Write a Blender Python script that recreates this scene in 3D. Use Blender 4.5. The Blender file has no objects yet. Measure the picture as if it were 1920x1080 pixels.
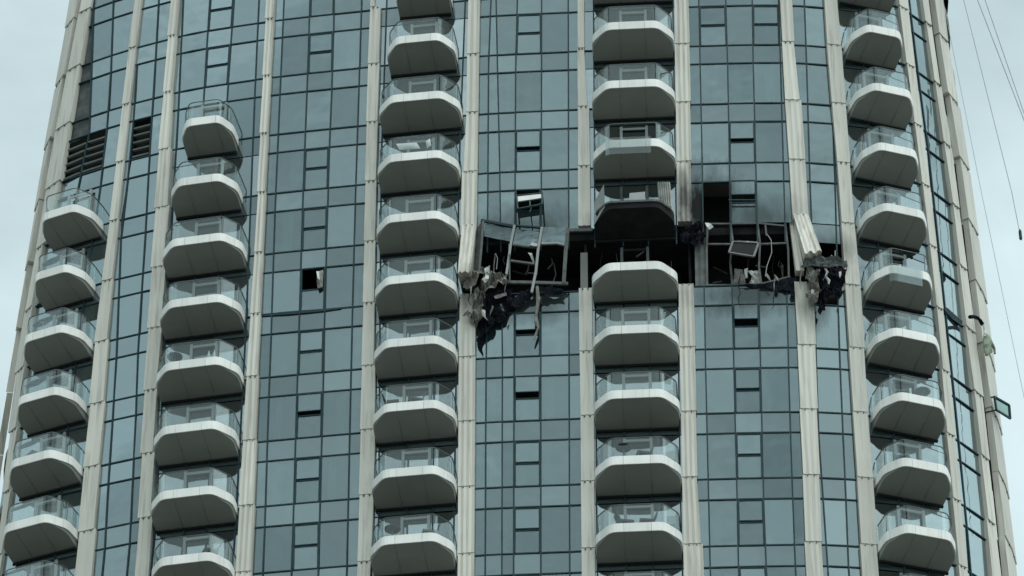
import bpy, bmesh, math, random
import numpy as np
from mathutils import Vector, noise as mnoise
random.seed(7)
R = math.radians
sc = bpy.context.scene

# ------------------------------------------------------------------ camera
F_PX, PITCH, DIST = 9050.0, R(38.0), 163.25
cam_d = bpy.data.cameras.new('camera')
cam = bpy.data.objects.new('camera', cam_d)
sc.collection.objects.link(cam)
cam.location = (0, 0, 0)
cam.rotation_euler = (R(90) + PITCH, 0, 0)
cam_d.sensor_width = 36.0
cam_d.lens = F_PX / 1920.0 * 36.0
cam_d.clip_end = 6000.0
sc.camera = cam

# ------------------------------------------------------------------ sky and sun
SUN_EL, SUN_AZ = R(69), R(142)          # azimuth clockwise from +Y (behind the camera, to the right)
w = bpy.data.worlds.new('World'); sc.world = w; w.use_nodes = True
nt = w.node_tree; nt.nodes.clear()
def N(t, typ, **kw):
    n = t.nodes.new(typ)
    for k, v in kw.items(): setattr(n, k, v)
    return n
out = N(nt, 'ShaderNodeOutputWorld'); bg = N(nt, 'ShaderNodeBackground')
bg.inputs['Strength'].default_value = 0.1
sky = N(nt, 'ShaderNodeTexSky', sky_type='NISHITA', sun_disc=False, sun_elevation=SUN_EL, sun_rotation=SUN_AZ,
        air_density=1.0, dust_density=2.0, ozone_density=1.0)
CLOUD_AT = (6.73, 2.10, 2.25)
tc = N(nt, 'ShaderNodeTexCoord')
mp = N(nt, 'ShaderNodeMapping'); mp.inputs['Scale'].default_value = (1.0, 1.0, 1.6)
mp.inputs['Location'].default_value = CLOUD_AT
nz = N(nt, 'ShaderNodeTexNoise'); nz.inputs['Scale'].default_value = 3.2; nz.inputs['Detail'].default_value = 7.0
nz.inputs['Roughness'].default_value = 0.55; nz.inputs['Distortion'].default_value = 0.4
cr = N(nt, 'ShaderNodeValToRGB')
cr.color_ramp.elements[0].position = 0.40; cr.color_ramp.elements[0].color = (3.75, 4.85, 5.05, 1)
cr.color_ramp.elements[1].position = 0.60; cr.color_ramp.elements[1].color = (6.6, 8.1, 8.3, 1)
mx = N(nt, 'ShaderNodeMixRGB'); mx.inputs['Fac'].default_value = 0.92
L = nt.links.new
L(tc.outputs['Generated'], mp.inputs['Vector']); L(mp.outputs['Vector'], nz.inputs['Vector'])
# the overcast is brighter round the veiled sun
dt = N(nt, 'ShaderNodeVectorMath', operation='DOT_PRODUCT'); nrm = N(nt, 'ShaderNodeVectorMath', operation='NORMALIZE')
dt.inputs[1].default_value = (math.sin(SUN_AZ) * math.cos(SUN_EL), math.cos(SUN_AZ) * math.cos(SUN_EL), math.sin(SUN_EL))
gr = N(nt, 'ShaderNodeMapRange'); gr.inputs['From Min'].default_value = .1; gr.inputs['From Max'].default_value = 1.0
gr.inputs['To Min'].default_value = .58; gr.inputs['To Max'].default_value = 1.42
gm = N(nt, 'ShaderNodeVectorMath', operation='SCALE')
# and paler in the haze low down than high up
sx = N(nt, 'ShaderNodeSeparateXYZ'); el = N(nt, 'ShaderNodeMapRange'); pr = N(nt, 'ShaderNodeMath', operation='MULTIPLY')
el.inputs['From Min'].default_value = .50; el.inputs['From Max'].default_value = .76; el.inputs['To Min'].default_value = 1.22; el.inputs['To Max'].default_value = .66
L(nrm.outputs[0], sx.inputs[0]); L(sx.outputs['Z'], el.inputs['Value'])
L(tc.outputs['Generated'], nrm.inputs[0]); L(nrm.outputs[0], dt.inputs[0]); L(dt.outputs['Value'], gr.inputs['Value'])
L(cr.outputs['Color'], gm.inputs[0]); L(gr.outputs[0], pr.inputs[0]); L(el.outputs[0], pr.inputs[1]); L(pr.outputs[0], gm.inputs['Scale'])
L(nz.outputs['Fac'], cr.inputs['Fac']); L(sky.outputs['Color'], mx.inputs['Color1']); L(gm.outputs[0], mx.inputs['Color2'])
L(mx.outputs['Color'], bg.inputs['Color']); L(bg.outputs['Background'], out.inputs['Surface'])
sd = bpy.data.lights.new('sun', 'SUN'); sd.energy = 1.5; sd.angle = R(38); sd.color = (1.0, 0.97, 0.92)
so = bpy.data.objects.new('sun', sd); sc.collection.objects.link(so)
sv = Vector((math.sin(SUN_AZ) * math.cos(SUN_EL), math.cos(SUN_AZ) * math.cos(SUN_EL), math.sin(SUN_EL)))
so.rotation_euler = (-sv).to_track_quat('-Z', 'Y').to_euler()
so.location = sv * 400
vs = sc.view_settings
vs.view_transform = 'Standard'; vs.look = 'None'; vs.exposure = 0.5; vs.gamma = 1.0; vs.use_curve_mapping = False
sc.cycles.max_bounces = 10; sc.cycles.transparent_max_bounces = 24
sc.cycles.caustics_reflective = False; sc.cycles.caustics_refractive = False

# ------------------------------------------------------------------ the tower's plan curve
H, Z0, SP = 3.4, 141.24, 1.06             # storey height, top line of storey 0, spandrel depth
def zA(k): return Z0 - H * k
def zB(k): return zA(k) - SP
ZBOT, ZTOP = zA(8), zA(0)
ctrl = [(-22.95, 14.5), (-23.15, 11.5), (-23.1, 8.9), (-22.8, 7.0), (-21.95, 5.65), (-20.7, 4.93), (-19, 4.18), (-17.3, 3.55), (-15.56, 2.98), (-13, 2.42),
        (-10.63, 1.98), (-6.41, 1.36), (-1.5, .68), (2.75, .37), (7.85, .03), (11, -.1), (12.7, -.1), (14.2, .02),
        (16, .33), (17.5, .85), (18.62, 1.56), (19.6, 2.5), (20.5, 3.65), (21.15, 5.0), (21.5, 6.9), (21.5, 9.5), (21.1, 13)]
def catmull(c, n=24):
    o = []
    c = [np.array(p, float) for p in c]
    c = [2 * c[0] - c[1]] + c + [2 * c[-1] - c[-2]]
    for i in range(1, len(c) - 2):
        a, b, d, e = c[i - 1], c[i], c[i + 1], c[i + 2]
        for j in range(n):
            t = j / n
            o.append(.5 * (2 * b + (d - a) * t + (2 * a - 5 * b + 4 * d - e) * t * t + (3 * b - a - 3 * d + e) * t ** 3))
    o.append(c[-2]); return np.array(o)
CV = catmull(ctrl)
SS = np.r_[0, np.cumsum(np.hypot(*np.diff(CV, axis=0).T))]
SS -= np.interp(0.0, CV[:, 0], SS) if False else SS[np.argmin(abs(CV[:, 0]))]
SMIN, SMAX = SS[0], SS[-1]
TG = np.gradient(CV, axis=0); TG /= np.hypot(TG[:, 0], TG[:, 1])[:, None]
def kx(x, z):
    t = (z - ZBOT) / (ZTOP - ZBOT)
    t = np.clip(t, -6.0, 2.0)
    return np.where(x < 0, 1 - .070 * t, 1 - .033 * t)
def base(s):
    return np.interp(s, SS, CV[:, 0]), np.interp(s, SS, CV[:, 1])
def frame(s):
    tx, ty = np.interp(s, SS, TG[:, 0]), np.interp(s, SS, TG[:, 1])
    l = math.hypot(tx, ty); return Vector((tx / l, ty / l, 0)), Vector((ty / l, -tx / l, 0))
def P(s, z, o=0.0):
    x, y = base(s); t, n = frame(s)
    return Vector((float(x * kx(x, z)) + n.x * o, DIST + float(y) + n.y * o, z))
_s = np.linspace(SMIN, SMAX, 1600); _x, _y = base(_s)
def facade_at(px, py):
    """photo point -> (s, z) on the facade surface"""
    tv = math.tan(PITCH + math.atan((540 - py) / F_PX))
    Y = DIST + _y; z = Y * tv
    dep = Y * math.cos(PITCH) + z * math.sin(PITCH)
    x = 960 + F_PX * _x * kx(_x, z) / dep
    i0, i1 = int(np.argmin(x)), int(np.argmax(x))
    s = float(np.interp(px, x[i0:i1 + 1], _s[i0:i1 + 1]))
    return s, float((DIST + base(s)[1]) * tv)
def spot(px, py, Y):
    """photo point -> world point at distance Y"""
    z = Y * math.tan(PITCH + math.atan((540 - py) / F_PX))
    return Vector(((px - 960) * (Y * math.cos(PITCH) + z * math.sin(PITCH)) / F_PX, Y, z))
def line(pts):
    q = sorted((facade_at(x, y)[::-1] for x, y in pts))
    zz = np.array([a for a, b in q]); ss = np.array([b for a, b in q])
    def f(z):
        if len(zz) > 1:
            if z < zz[0]: return float(ss[0])
            if z > zz[-1]:
                return float(ss[-1] + (ss[-1] - ss[-2]) / (zz[-1] - zz[-2] + 1e-6) * min(z - zz[-1], 4))
        return float(np.interp(z, zz, ss))
    return f

# ------------------------------------------------------------------ materials
def mat(name):
    m = bpy.data.materials.new(name); m.use_nodes = True
    m.node_tree.nodes.clear(); return m, m.node_tree
SOOT = []
def soot_fac(t):
    """soot around the burst storey: a stain with its own shape, placed where the fire was"""
    geo = N(t, 'ShaderNodeNewGeometry')
    n = N(t, 'ShaderNodeTexNoise'); n.inputs['Scale'].default_value = 1.5; n.inputs['Detail'].default_value = 9; n.inputs['Roughness'].default_value = .65
    mpp = N(t, 'ShaderNodeMapping'); mpp.inputs['Scale'].default_value = (1.6, 1, .55)
    t.links.new(geo.outputs['Position'], mpp.inputs['Vector']); t.links.new(mpp.outputs['Vector'], n.inputs['Vector'])
    last = None
    for (px, py, rx, rz, a) in ((1318, 395, 2.2, 2.9, 1.0), (1196, 470, 3.1, 2.6, .9), (1400, 552, 3.3, 1.3, .7), (1420, 405, 2.4, 1.3, .6), (1525, 560, .9, 1.9, .7), (985, 425, 2.6, 1.5, .55), (1000, 575, 2.4, 1.1, .55),
                                (890, 560, 1.2, 1.5, .75), (1030, 520, 1.7, 1.9, .55), (1285, 380, .7, 2.4, .9), (1560, 470, 1.1, 1.2, .6)):
        s, z = facade_at(px, py); c = P(s, z)
        sub = N(t, 'ShaderNodeVectorMath', operation='SUBTRACT'); sub.inputs[1].default_value = c
        mul = N(t, 'ShaderNodeVectorMath', operation='MULTIPLY'); mul.inputs[1].default_value = (1 / rx, .2, 1 / rz)
        ln = N(t, 'ShaderNodeVectorMath', operation='LENGTH')
        t.links.new(geo.outputs['Position'], sub.inputs[0]); t.links.new(sub.outputs[0], mul.inputs[0]); t.links.new(mul.outputs[0], ln.inputs[0])
        ad = N(t, 'ShaderNodeMath', operation='MULTIPLY_ADD'); ad.inputs[1].default_value = 1.1
        t.links.new(n.outputs['Fac'], ad.inputs[0]); t.links.new(ln.outputs['Value'], ad.inputs[2])
        mr = N(t, 'ShaderNodeMapRange'); mr.inputs['From Min'].default_value = .75; mr.inputs['From Max'].default_value = 1.65
        mr.inputs['To Min'].default_value = a; mr.inputs['To Max'].default_value = 0
        t.links.new(ad.outputs[0], mr.inputs['Value'])
        if last is None: last = mr.outputs[0]
        else:
            mm = N(t, 'ShaderNodeMath', operation='MAXIMUM')
            t.links.new(last, mm.inputs[0]); t.links.new(mr.outputs[0], mm.inputs[1]); last = mm.outputs[0]
    return last
def paint(name, col, rough=.6, var=.12, scale=1.5, stretch=(1, 1, 1), soot=False, spec=.3, metal=0.0, bump=0.0, streak=None):
    m, t = mat(name)
    o = N(t, 'ShaderNodeOutputMaterial'); b = N(t, 'ShaderNodeBsdfPrincipled')
    b.inputs['Roughness'].default_value = rough; b.inputs['Specular IOR Level'].default_value = spec; b.inputs['Metallic'].default_value = metal
    geo = N(t, 'ShaderNodeNewGeometry'); mpp = N(t, 'ShaderNodeMapping'); mpp.inputs['Scale'].default_value = stretch
    n = N(t, 'ShaderNodeTexNoise'); n.inputs['Scale'].default_value = scale; n.inputs['Detail'].default_value = 6
    t.links.new(geo.outputs['Position'], mpp.inputs['Vector']); t.links.new(mpp.outputs['Vector'], n.inputs['Vector'])
    r = N(t, 'ShaderNodeValToRGB')
    r.color_ramp.elements[0].position = .3; r.color_ramp.elements[1].position = .7
    r.color_ramp.elements[0].color = tuple(c * (1 - var) for c in col) + (1,)
    r.color_ramp.elements[1].color = tuple(min(1, c * (1 + var)) for c in col) + (1,)
    t.links.new(n.outputs['Fac'], r.inputs['Fac'])
    # each object a shade of its own
    oi = N(t, 'ShaderNodeObjectInfo'); mr = N(t, 'ShaderNodeMapRange'); mr.inputs['To Min'].default_value = .88; mr.inputs['To Max'].default_value = 1.05
    t.links.new(oi.outputs['Random'], mr.inputs['Value'])
    ml = N(t, 'ShaderNodeMixRGB', blend_type='MULTIPLY'); ml.inputs['Fac'].default_value = 1
    t.links.new(r.outputs['Color'], ml.inputs['Color1']); t.links.new(mr.outputs[0], ml.inputs['Color2'])
    col_out = ml.outputs['Color']
    if streak:
        mp2 = N(t, 'ShaderNodeMapping'); mp2.inputs['Scale'].default_value = (7, 7, .35)
        n2 = N(t, 'ShaderNodeTexNoise'); n2.inputs['Scale'].default_value = 1.0; n2.inputs['Detail'].default_value = 4
        t.links.new(geo.outputs['Position'], mp2.inputs['Vector']); t.links.new(mp2.outputs['Vector'], n2.inputs['Vector'])
        r2 = N(t, 'ShaderNodeMapRange'); r2.inputs['From Min'].default_value = .52; r2.inputs['From Max'].default_value = .75; r2.inputs['To Max'].default_value = streak
        t.links.new(n2.outputs['Fac'], r2.inputs['Value'])
        mk = N(t, 'ShaderNodeMixRGB'); mk.inputs['Color2'].default_value = tuple(c * .45 for c in col) + (1,)
        t.links.new(r2.outputs[0], mk.inputs['Fac']); t.links.new(col_out, mk.inputs['Color1']); col_out = mk.outputs['Color']
    if soot:
        f = soot_fac(t)
        mk = N(t, 'ShaderNodeMixRGB'); mk.inputs['Color2'].default_value = (.018, .018, .016, 1)
        t.links.new(f, mk.inputs['Fac']); t.links.new(col_out, mk.inputs['Color1']); col_out = mk.outputs['Color']
    t.links.new(col_out, b.inputs['Base Color'])
    if bump:
        bp = N(t, 'ShaderNodeBump'); bp.inputs['Strength'].default_value = bump; bp.inputs['Distance'].default_value = .05
        t.links.new(n.outputs['Fac'], bp.inputs['Height']); t.links.new(bp.outputs['Normal'], b.inputs['Normal'])
    t.links.new(b.outputs[0], o.inputs['Surface']); return m
def glass(name, refl, trans, body, tint=(.81, .93, .945), soot=False, wave=.015, rough=.012, through=(.80, .92, .92)):
    """coated window glass: a mirror share, a see-through share and a tinted body"""
    m, t = mat(name)
    o = N(t, 'ShaderNodeOutputMaterial')
    g = N(t, 'ShaderNodeBsdfGlossy'); g.inputs['Color'].default_value = tint + (1,); g.inputs['Roughness'].default_value = rough
    d = N(t, 'ShaderNodeBsdfDiffuse')
    oi = N(t, 'ShaderNodeObjectInfo'); r = N(t, 'ShaderNodeValToRGB')
    r.color_ramp.elements[0].color = tuple(c * .75 for c in body) + (1,); r.color_ramp.elements[1].color = tuple(c * 1.3 for c in body) + (1,)
    t.links.new(oi.outputs['Random'], r.inputs['Fac']); t.links.new(r.outputs['Color'], d.inputs['Color'])
    tr = N(t, 'ShaderNodeBsdfTransparent'); tr.inputs['Color'].default_value = through + (1,)
    m1 = N(t, 'ShaderNodeMixShader'); m1.inputs['Fac'].default_value = trans
    t.links.new(d.outputs[0], m1.inputs[1]); t.links.new(tr.outputs[0], m1.inputs[2])
    fr = N(t, 'ShaderNodeFresnel'); fr.inputs['IOR'].default_value = 1.45
    ad = N(t, 'ShaderNodeMath', operation='MULTIPLY_ADD', use_clamp=True); ad.inputs[1].default_value = .28; ad.inputs[2].default_value = refl
    rv = N(t, 'ShaderNodeMapRange'); rv.inputs['To Min'].default_value = refl * .76; rv.inputs['To Max'].default_value = refl * 1.24
    t.links.new(oi.outputs['Random'], rv.inputs['Value']); t.links.new(rv.outputs[0], ad.inputs[2])
    t.links.new(fr.outputs[0], ad.inputs[0])
    m2 = N(t, 'ShaderNodeMixShader')
    t.links.new(ad.outputs[0], m2.inputs['Fac']); t.links.new(m1.outputs[0], m2.inputs[1]); t.links.new(g.outputs[0], m2.inputs[2])
    geo = N(t, 'ShaderNodeNewGeometry'); n = N(t, 'ShaderNodeTexNoise'); n.inputs['Scale'].default_value = .55; n.inputs['Detail'].default_value = 2
    ofs = N(t, 'ShaderNodeVectorMath', operation='MULTIPLY_ADD'); ofs.inputs[1].default_value = (37, 17, 53)
    t.links.new(oi.outputs['Random'], ofs.inputs[0]); t.links.new(geo.outputs['Position'], ofs.inputs[2]); t.links.new(ofs.outputs[0], n.inputs['Vector'])
    bp = N(t, 'ShaderNodeBump'); bp.inputs['Strength'].default_value = 1; bp.inputs['Distance'].default_value = wave
    t.links.new(n.outputs['Fac'], bp.inputs['Height']); t.links.new(bp.outputs['Normal'], g.inputs['Normal'])
    sh = m2.outputs[0]
    if soot:
        dd = N(t, 'ShaderNodeBsdfDiffuse'); dd.inputs['Color'].default_value = (.03, .032, .03, 1)
        m3 = N(t, 'ShaderNodeMixShader'); t.links.new(soot_fac(t), m3.inputs['Fac'])
        t.links.new(sh, m3.inputs[1]); t.links.new(dd.outputs[0], m3.inputs[2]); sh = m3.outputs[0]
    t.links.new(sh, o.inputs['Surface']); return m
M = {}
M['fin'] = paint('ribbed cladding', (.665, .645, .575), .55, .07, .5, (1, 1, .3), True, streak=.6)
M['fascia'] = paint('white fascia', (.90, .895, .855), .5, .05, 1.2, soot=False, streak=.22)
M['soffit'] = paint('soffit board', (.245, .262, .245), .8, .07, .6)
M['frame'] = paint('dark window frame', (.024, .052, .06), .55, .15, 3, spec=.15)
M['frame_grey'] = paint('bare grey frame', (.095, .108, .105), .6, .35, 3)
M['jamb'] = paint('door frame grey', (.34, .36, .35), .5, .08, 2)
M['rail'] = paint('rail metal', (.13, .15, .15), .4, .1, 2)
M['joint'] = paint('joint shadow gap', (.10, .10, .09), .8, .2, 2)  # own dark colour of the small clips on the fins
M['vision'] = glass('vision glass', .175, .52, (.028, .045, .05), soot=True)
M['spandrel'] = glass('spandrel glass', .175, .0, (.045, .065, .07), soot=True)
M['balwin'] = glass('balcony window glass', .30, .35, (.02, .03, .033), tint=(.88, .95, .96))
M['railglass'] = glass('railing glass', .022, .95, (.26, .29, .28), tint=(.93, .97, .97), wave=.0015, through=(.93, .955, .95))
M['concrete'] = paint('slab concrete', (.20, .20, .185), .85, .12, 1)
M['core'] = paint('interior wall', (.22, .22, .21), .9, .15, .6)
M['burnt'] = paint('burnt surface', (.012, .013, .013), .95, .5, 1.6, bump=.4)
M['curtain'] = paint('curtain cloth', (.78, .80, .76), .9, .08, 3)
M['louvre'] = paint('louvre blade', (.20, .22, .205), .5, .1, 3)
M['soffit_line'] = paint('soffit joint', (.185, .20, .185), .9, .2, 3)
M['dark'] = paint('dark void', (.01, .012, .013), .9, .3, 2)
M['shred'] = paint('torn cladding', (.20, .195, .175), .8, .5, 2.2, bump=.5)
M['shredpale'] = paint('torn pale lining', (.50, .51, .48), .75, .25, 2.2, bump=.5)
M['membrane'] = paint('black membrane', (.008, .010, .016), .85, .5, 2.5, bump=.2, spec=.1)
M['cloth'] = paint('white cloth', (.72, .74, .72), .9, .08, 3)
M['greencloth'] = paint('pale green cloth', (.30, .36, .27), .9, .25, 3)
M['furn'] = paint('dark wicker', (.05, .055, .055), .7, .2, 6)
M['cable'] = paint('steel cable', (.42, .47, .48), .5, .1, 2)
M['ground'] = paint('ground asphalt', (.20, .20, .185), .9, .3, .02)
M['sash'] = glass('sash glass', .2, .35, (.05, .09, .07), tint=(.6, .8, .72))

# ------------------------------------------------------------------ mesh helpers
C = sc.collection
class MB:
    def __init__(s): s.v, s.f, s.m = [], [], []
    def add(s, vs, fs, m=0):
        n = len(s.v); s.v += [tuple(v) for v in vs]
        for f in fs: s.f.append(tuple(n + i for i in f)); s.m.append(m)
    def hexa(s, a, b, m=0):
        """a, b: two matching quads"""
        s.add(list(a) + list(b), [(3, 2, 1, 0), (4, 5, 6, 7), (0, 1, 5, 4), (1, 2, 6, 5), (2, 3, 7, 6), (3, 0, 4, 7)], m)
    def box(s, c, x, y, z, m=0):
        """c centre, x y z half vectors"""
        q = lambda i, j, k: c + x * i + y * j + z * k
        s.hexa([q(-1, -1, -1), q(1, -1, -1), q(1, 1, -1), q(-1, 1, -1)], [q(-1, -1, 1), q(1, -1, 1), q(1, 1, 1), q(-1, 1, 1)], m)
    def bar(s, a, b, w, d, m=0, side=None):
        ax = (b - a); l = ax.length; ax = ax / l
        sd_ = (side if side is not None else (Vector((0, 0, 1)) if abs(ax.z) < .9 else Vector((1, 0, 0))))
        u = ax.cross(sd_).normalized(); v = ax.cross(u)
        s.box((a + b) / 2, u * d / 2, v * w / 2, ax * l / 2, m)
    def tube(s, pts, r, n=6, m=0):
        rings = []
        for i, p in enumerate(pts):
            a = (pts[min(i + 1, len(pts) - 1)] - pts[max(i - 1, 0)]).normalized()
            u = a.cross(Vector((.3, .9, .2))).normalized(); v = a.cross(u)
            rr = r[i] if isinstance(r, (list, tuple)) else r
            rings.append([p + (u * math.cos(2 * math.pi * j / n) + v * math.sin(2 * math.pi * j / n)) * rr for j in range(n)])
        vs = [q for g in rings for q in g]; fs = []
        for i in range(len(pts) - 1):
            for j in range(n):
                fs.append((i * n + j, i * n + (j + 1) % n, (i + 1) * n + (j + 1) % n, (i + 1) * n + j))
        fs.append(tuple(range(n))[::-1]); fs.append(tuple((len(pts) - 1) * n + j for j in range(n)))
        s.add(vs, fs, m)
    def build(s, name, mats, parent=None, origin=None, smooth=False):
        me = bpy.data.meshes.new(name)
        o = Vector(origin) if origin is not None else (sum((Vector(v) for v in s.v), Vector()) / len(s.v))
        pw = parent.matrix_world.translation if parent is not None else Vector()
        me.from_pydata([tuple(Vector(v) - o) for v in s.v], [], s.f)
        if not isinstance(mats, (list, tuple)): mats = [mats]
        for k in mats: me.materials.append(M[k])
        me.polygons.foreach_set('material_index', s.m)
        if smooth: me.polygons.foreach_set('use_smooth', [True] * len(s.f))
        me.update()
        ob = bpy.data.objects.new(name, me); C.objects.link(ob)
        put(ob, o, parent); return ob
WPOS = {}
def put(ob, o, parent=None):
    WPOS[ob.name] = Vector(o)
    if parent is not None:
        ob.parent = parent; ob.location = Vector(o) - WPOS[parent.name]
    else: ob.location = o
def empty(name, loc, parent=None):
    e = bpy.data.objects.new(name, None); e.empty_display_size = .5; C.objects.link(e); put(e, loc, parent); return e
class MBx(MB): pass
def tag(o, label=None, cat=None, group=None, kind=None):
    if label: o['label'] = label
    if cat: o['category'] = cat
    if group: o['group'] = group
    if kind: o['kind'] = kind
    return o
# parents are never rotated, so world offsets are plain sums (build() needs no matrix_world)
def _build(self, name, mats, parent=None, origin=None, smooth=False):
    me = bpy.data.meshes.new(name)
    o = Vector(origin) if origin is not None else (sum((Vector(v) for v in self.v), Vector()) / len(self.v))
    me.from_pydata([tuple(Vector(v) - o) for v in self.v], [], self.f)
    if not isinstance(mats, (list, tuple)): mats = [mats]
    for k in mats: me.materials.append(M[k])
    me.polygons.foreach_set('material_index', self.m)
    if smooth: me.polygons.foreach_set('use_smooth', [True] * len(self.f))
    me.update(); me.validate()
    ob = bpy.data.objects.new(name, me); C.objects.link(ob); put(ob, o, parent); return ob
MB.build = _build

# ------------------------------------------------------------------ ground
GZ = -1.6
mb = MB(); g = 2500
mb.add([(-g, -g, GZ), (g, -g, GZ), (g, g, GZ), (-g, g, GZ)], [(0, 1, 2, 3)])
tag(mb.build('ground', 'ground'), kind='structure')

# ------------------------------------------------------------------ tower
tower = empty('residential_tower', (0, DIST + 8, GZ))
tag(tower, 'tall curved glass apartment tower with pale ribbed fins and one burnt blown out storey', 'tower')
KMIN, KMAX = -2, 9

FIN = {   # left edge and right edge of each fin in the photo, top to bottom
 'F00': ([(137, 0), (120, 110), (76, 320), (61, 390), (38, 520), (11, 660), (-4, 740), (-55, 1050)], [(156, 0), (138, 110), (94, 320), (84, 390), (60, 520), (32, 660), (22, 740), (-30, 1050)]),
 'F0': ([(158, 0), (137, 110), (96, 320), (87, 390), (66, 520), (39, 660), (32, 735), (8, 970), (0, 1050)], [(180, 0), (160, 108), (124, 320), (112, 390), (80, 500), (58, 660), (48, 735), (22, 970), (12, 1050)]),
 'F1': ([(256, 0), (250, 40), (242, 110), (219, 320), (212, 390), (178, 660), (174, 735), (152, 970), (148, 1050)], [(268, 0), (264, 40), (255, 110), (233, 320), (226, 390), (202, 660), (200, 735), (181, 970), (179, 1050)]),
 'F2': ([(325, 0), (321, 40), (316, 110), (299, 320), (295, 390), (279, 660), (274, 735), (264, 970), (261, 1050)], [(338, 0), (335, 40), (330, 110), (323, 200), (321, 320), (320, 390), (304, 660), (296, 735), (287, 970), (286, 1050)]),
 'F3': ([(502, 0), (500, 40), (497, 110), (487, 320), (485, 390), (468, 660), (463, 735), (450, 970), (447, 1050)], [(517, 0), (515, 40), (511, 110), (501, 320), (499, 390), (487, 660), (485, 735), (478, 970), (476, 1050)]),
 'F4': ([(697, 0), (695, 40), (692, 110), (687, 320), (686, 390), (681, 660), (679, 735), (675, 970), (673, 1050)], [(708, 0), (715, 20), (713, 110), (707, 320), (706, 390), (702, 660), (706, 735), (702, 970), (697, 1050)]),
 'F5': ([(880, 0), (879, 40), (877, 110), (875, 319), (868, 326), (866, 390), (864, 560), (862, 660), (861, 735), (860, 1050)], [(901, 0), (900, 40), (899, 110), (896, 320), (895, 390), (893, 560), (892, 660), (892, 735), (890, 1050)]),
 'F6': ([(1084, 0), (1083, 110), (1084, 190), (1085, 320), (1084, 390), (1086, 540), (1087, 660), (1089, 735), (1091, 1050)], [(1096, 0), (1096, 190), (1105, 200), (1107, 320), (1107, 390), (1110, 540), (1112, 660), (1114, 735), (1116, 1050)]),
 'F7': ([(1265, 0), (1266, 110), (1270, 320), (1270, 390), (1273, 540), (1275, 660), (1277, 735), (1281, 970), (1282, 1050)], [(1291, 0), (1294, 110), (1296, 320), (1297, 390), (1301, 540), (1304, 660), (1305, 735), (1309, 1015), (1318, 1024), (1319, 1060)]),
 'F8': ([(1462, 0), (1464, 40), (1467, 110), (1471, 190), (1480, 320), (1484, 390), (1489, 540), (1496, 660), (1498, 735), (1508, 970), (1509, 1050)], [(1484, 0), (1486, 40), (1489, 110), (1491, 184), (1501, 190), (1510, 320), (1513, 390), (1524, 540), (1529, 660), (1530, 735), (1538, 970), (1540, 1050)]),
 'F9': ([(1544, 0), (1546, 40), (1550, 110), (1569, 320), (1574, 390), (1583, 540), (1591, 660), (1595, 735), (1610, 970), (1612, 1050)], [(1567, 0), (1570, 40), (1577, 110), (1592, 320), (1596, 390), (1611, 540), (1619, 660), (1621, 735), (1640, 970), (1642, 1050)]),
 'F10': ([(1681, 0), (1685, 40), (1695, 110), (1722, 320), (1731, 390), (1750, 560), (1761, 660), (1764, 735), (1785, 970), (1792, 1050)], [(1702, 0), (1706, 40), (1714, 110), (1740, 320), (1749, 390), (1766, 560), (1777, 660), (1784, 735), (1804, 970), (1812, 1050)]),
 'F11': ([(1716, 0), (1722, 40), (1733, 110), (1764, 320), (1775, 390), (1802, 660), (1814, 735), (1838, 970), (1842, 1050)], [(1734, 0), (1739, 40), (1748, 110), (1784, 320), (1791, 390), (1826, 660), (1835, 735), (1857, 970), (1866, 1050)]),
 'F12': ([(1744, 0), (1750, 40), (1758, 110), (1795, 320), (1804, 390), (1835, 660), (1846, 735), (1871, 970), (1878, 1050)], [(1763, 0), (1766, 40), (1775, 110), (1812, 320), (1821, 390), (1860, 660), (1870, 735), (1900, 970), (1906, 1050)]),
}
for k_, side, dx in (('F00', 1, -6), ('F11', 0, 8), ('F11', 1, 1), ('F10', 1, -5), ('F12', 0, 3), ('F0', 1, -4)):
    FIN[k_][side][:] = [(x + dx, y) for x, y in FIN[k_][side]]
EDGE = {k: (line(a), line(b)) for k, (a, b) in FIN.items()}
def fmid(k):
    a, b = EDGE[k]; return lambda z: .5 * (a(z) + b(z))
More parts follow.
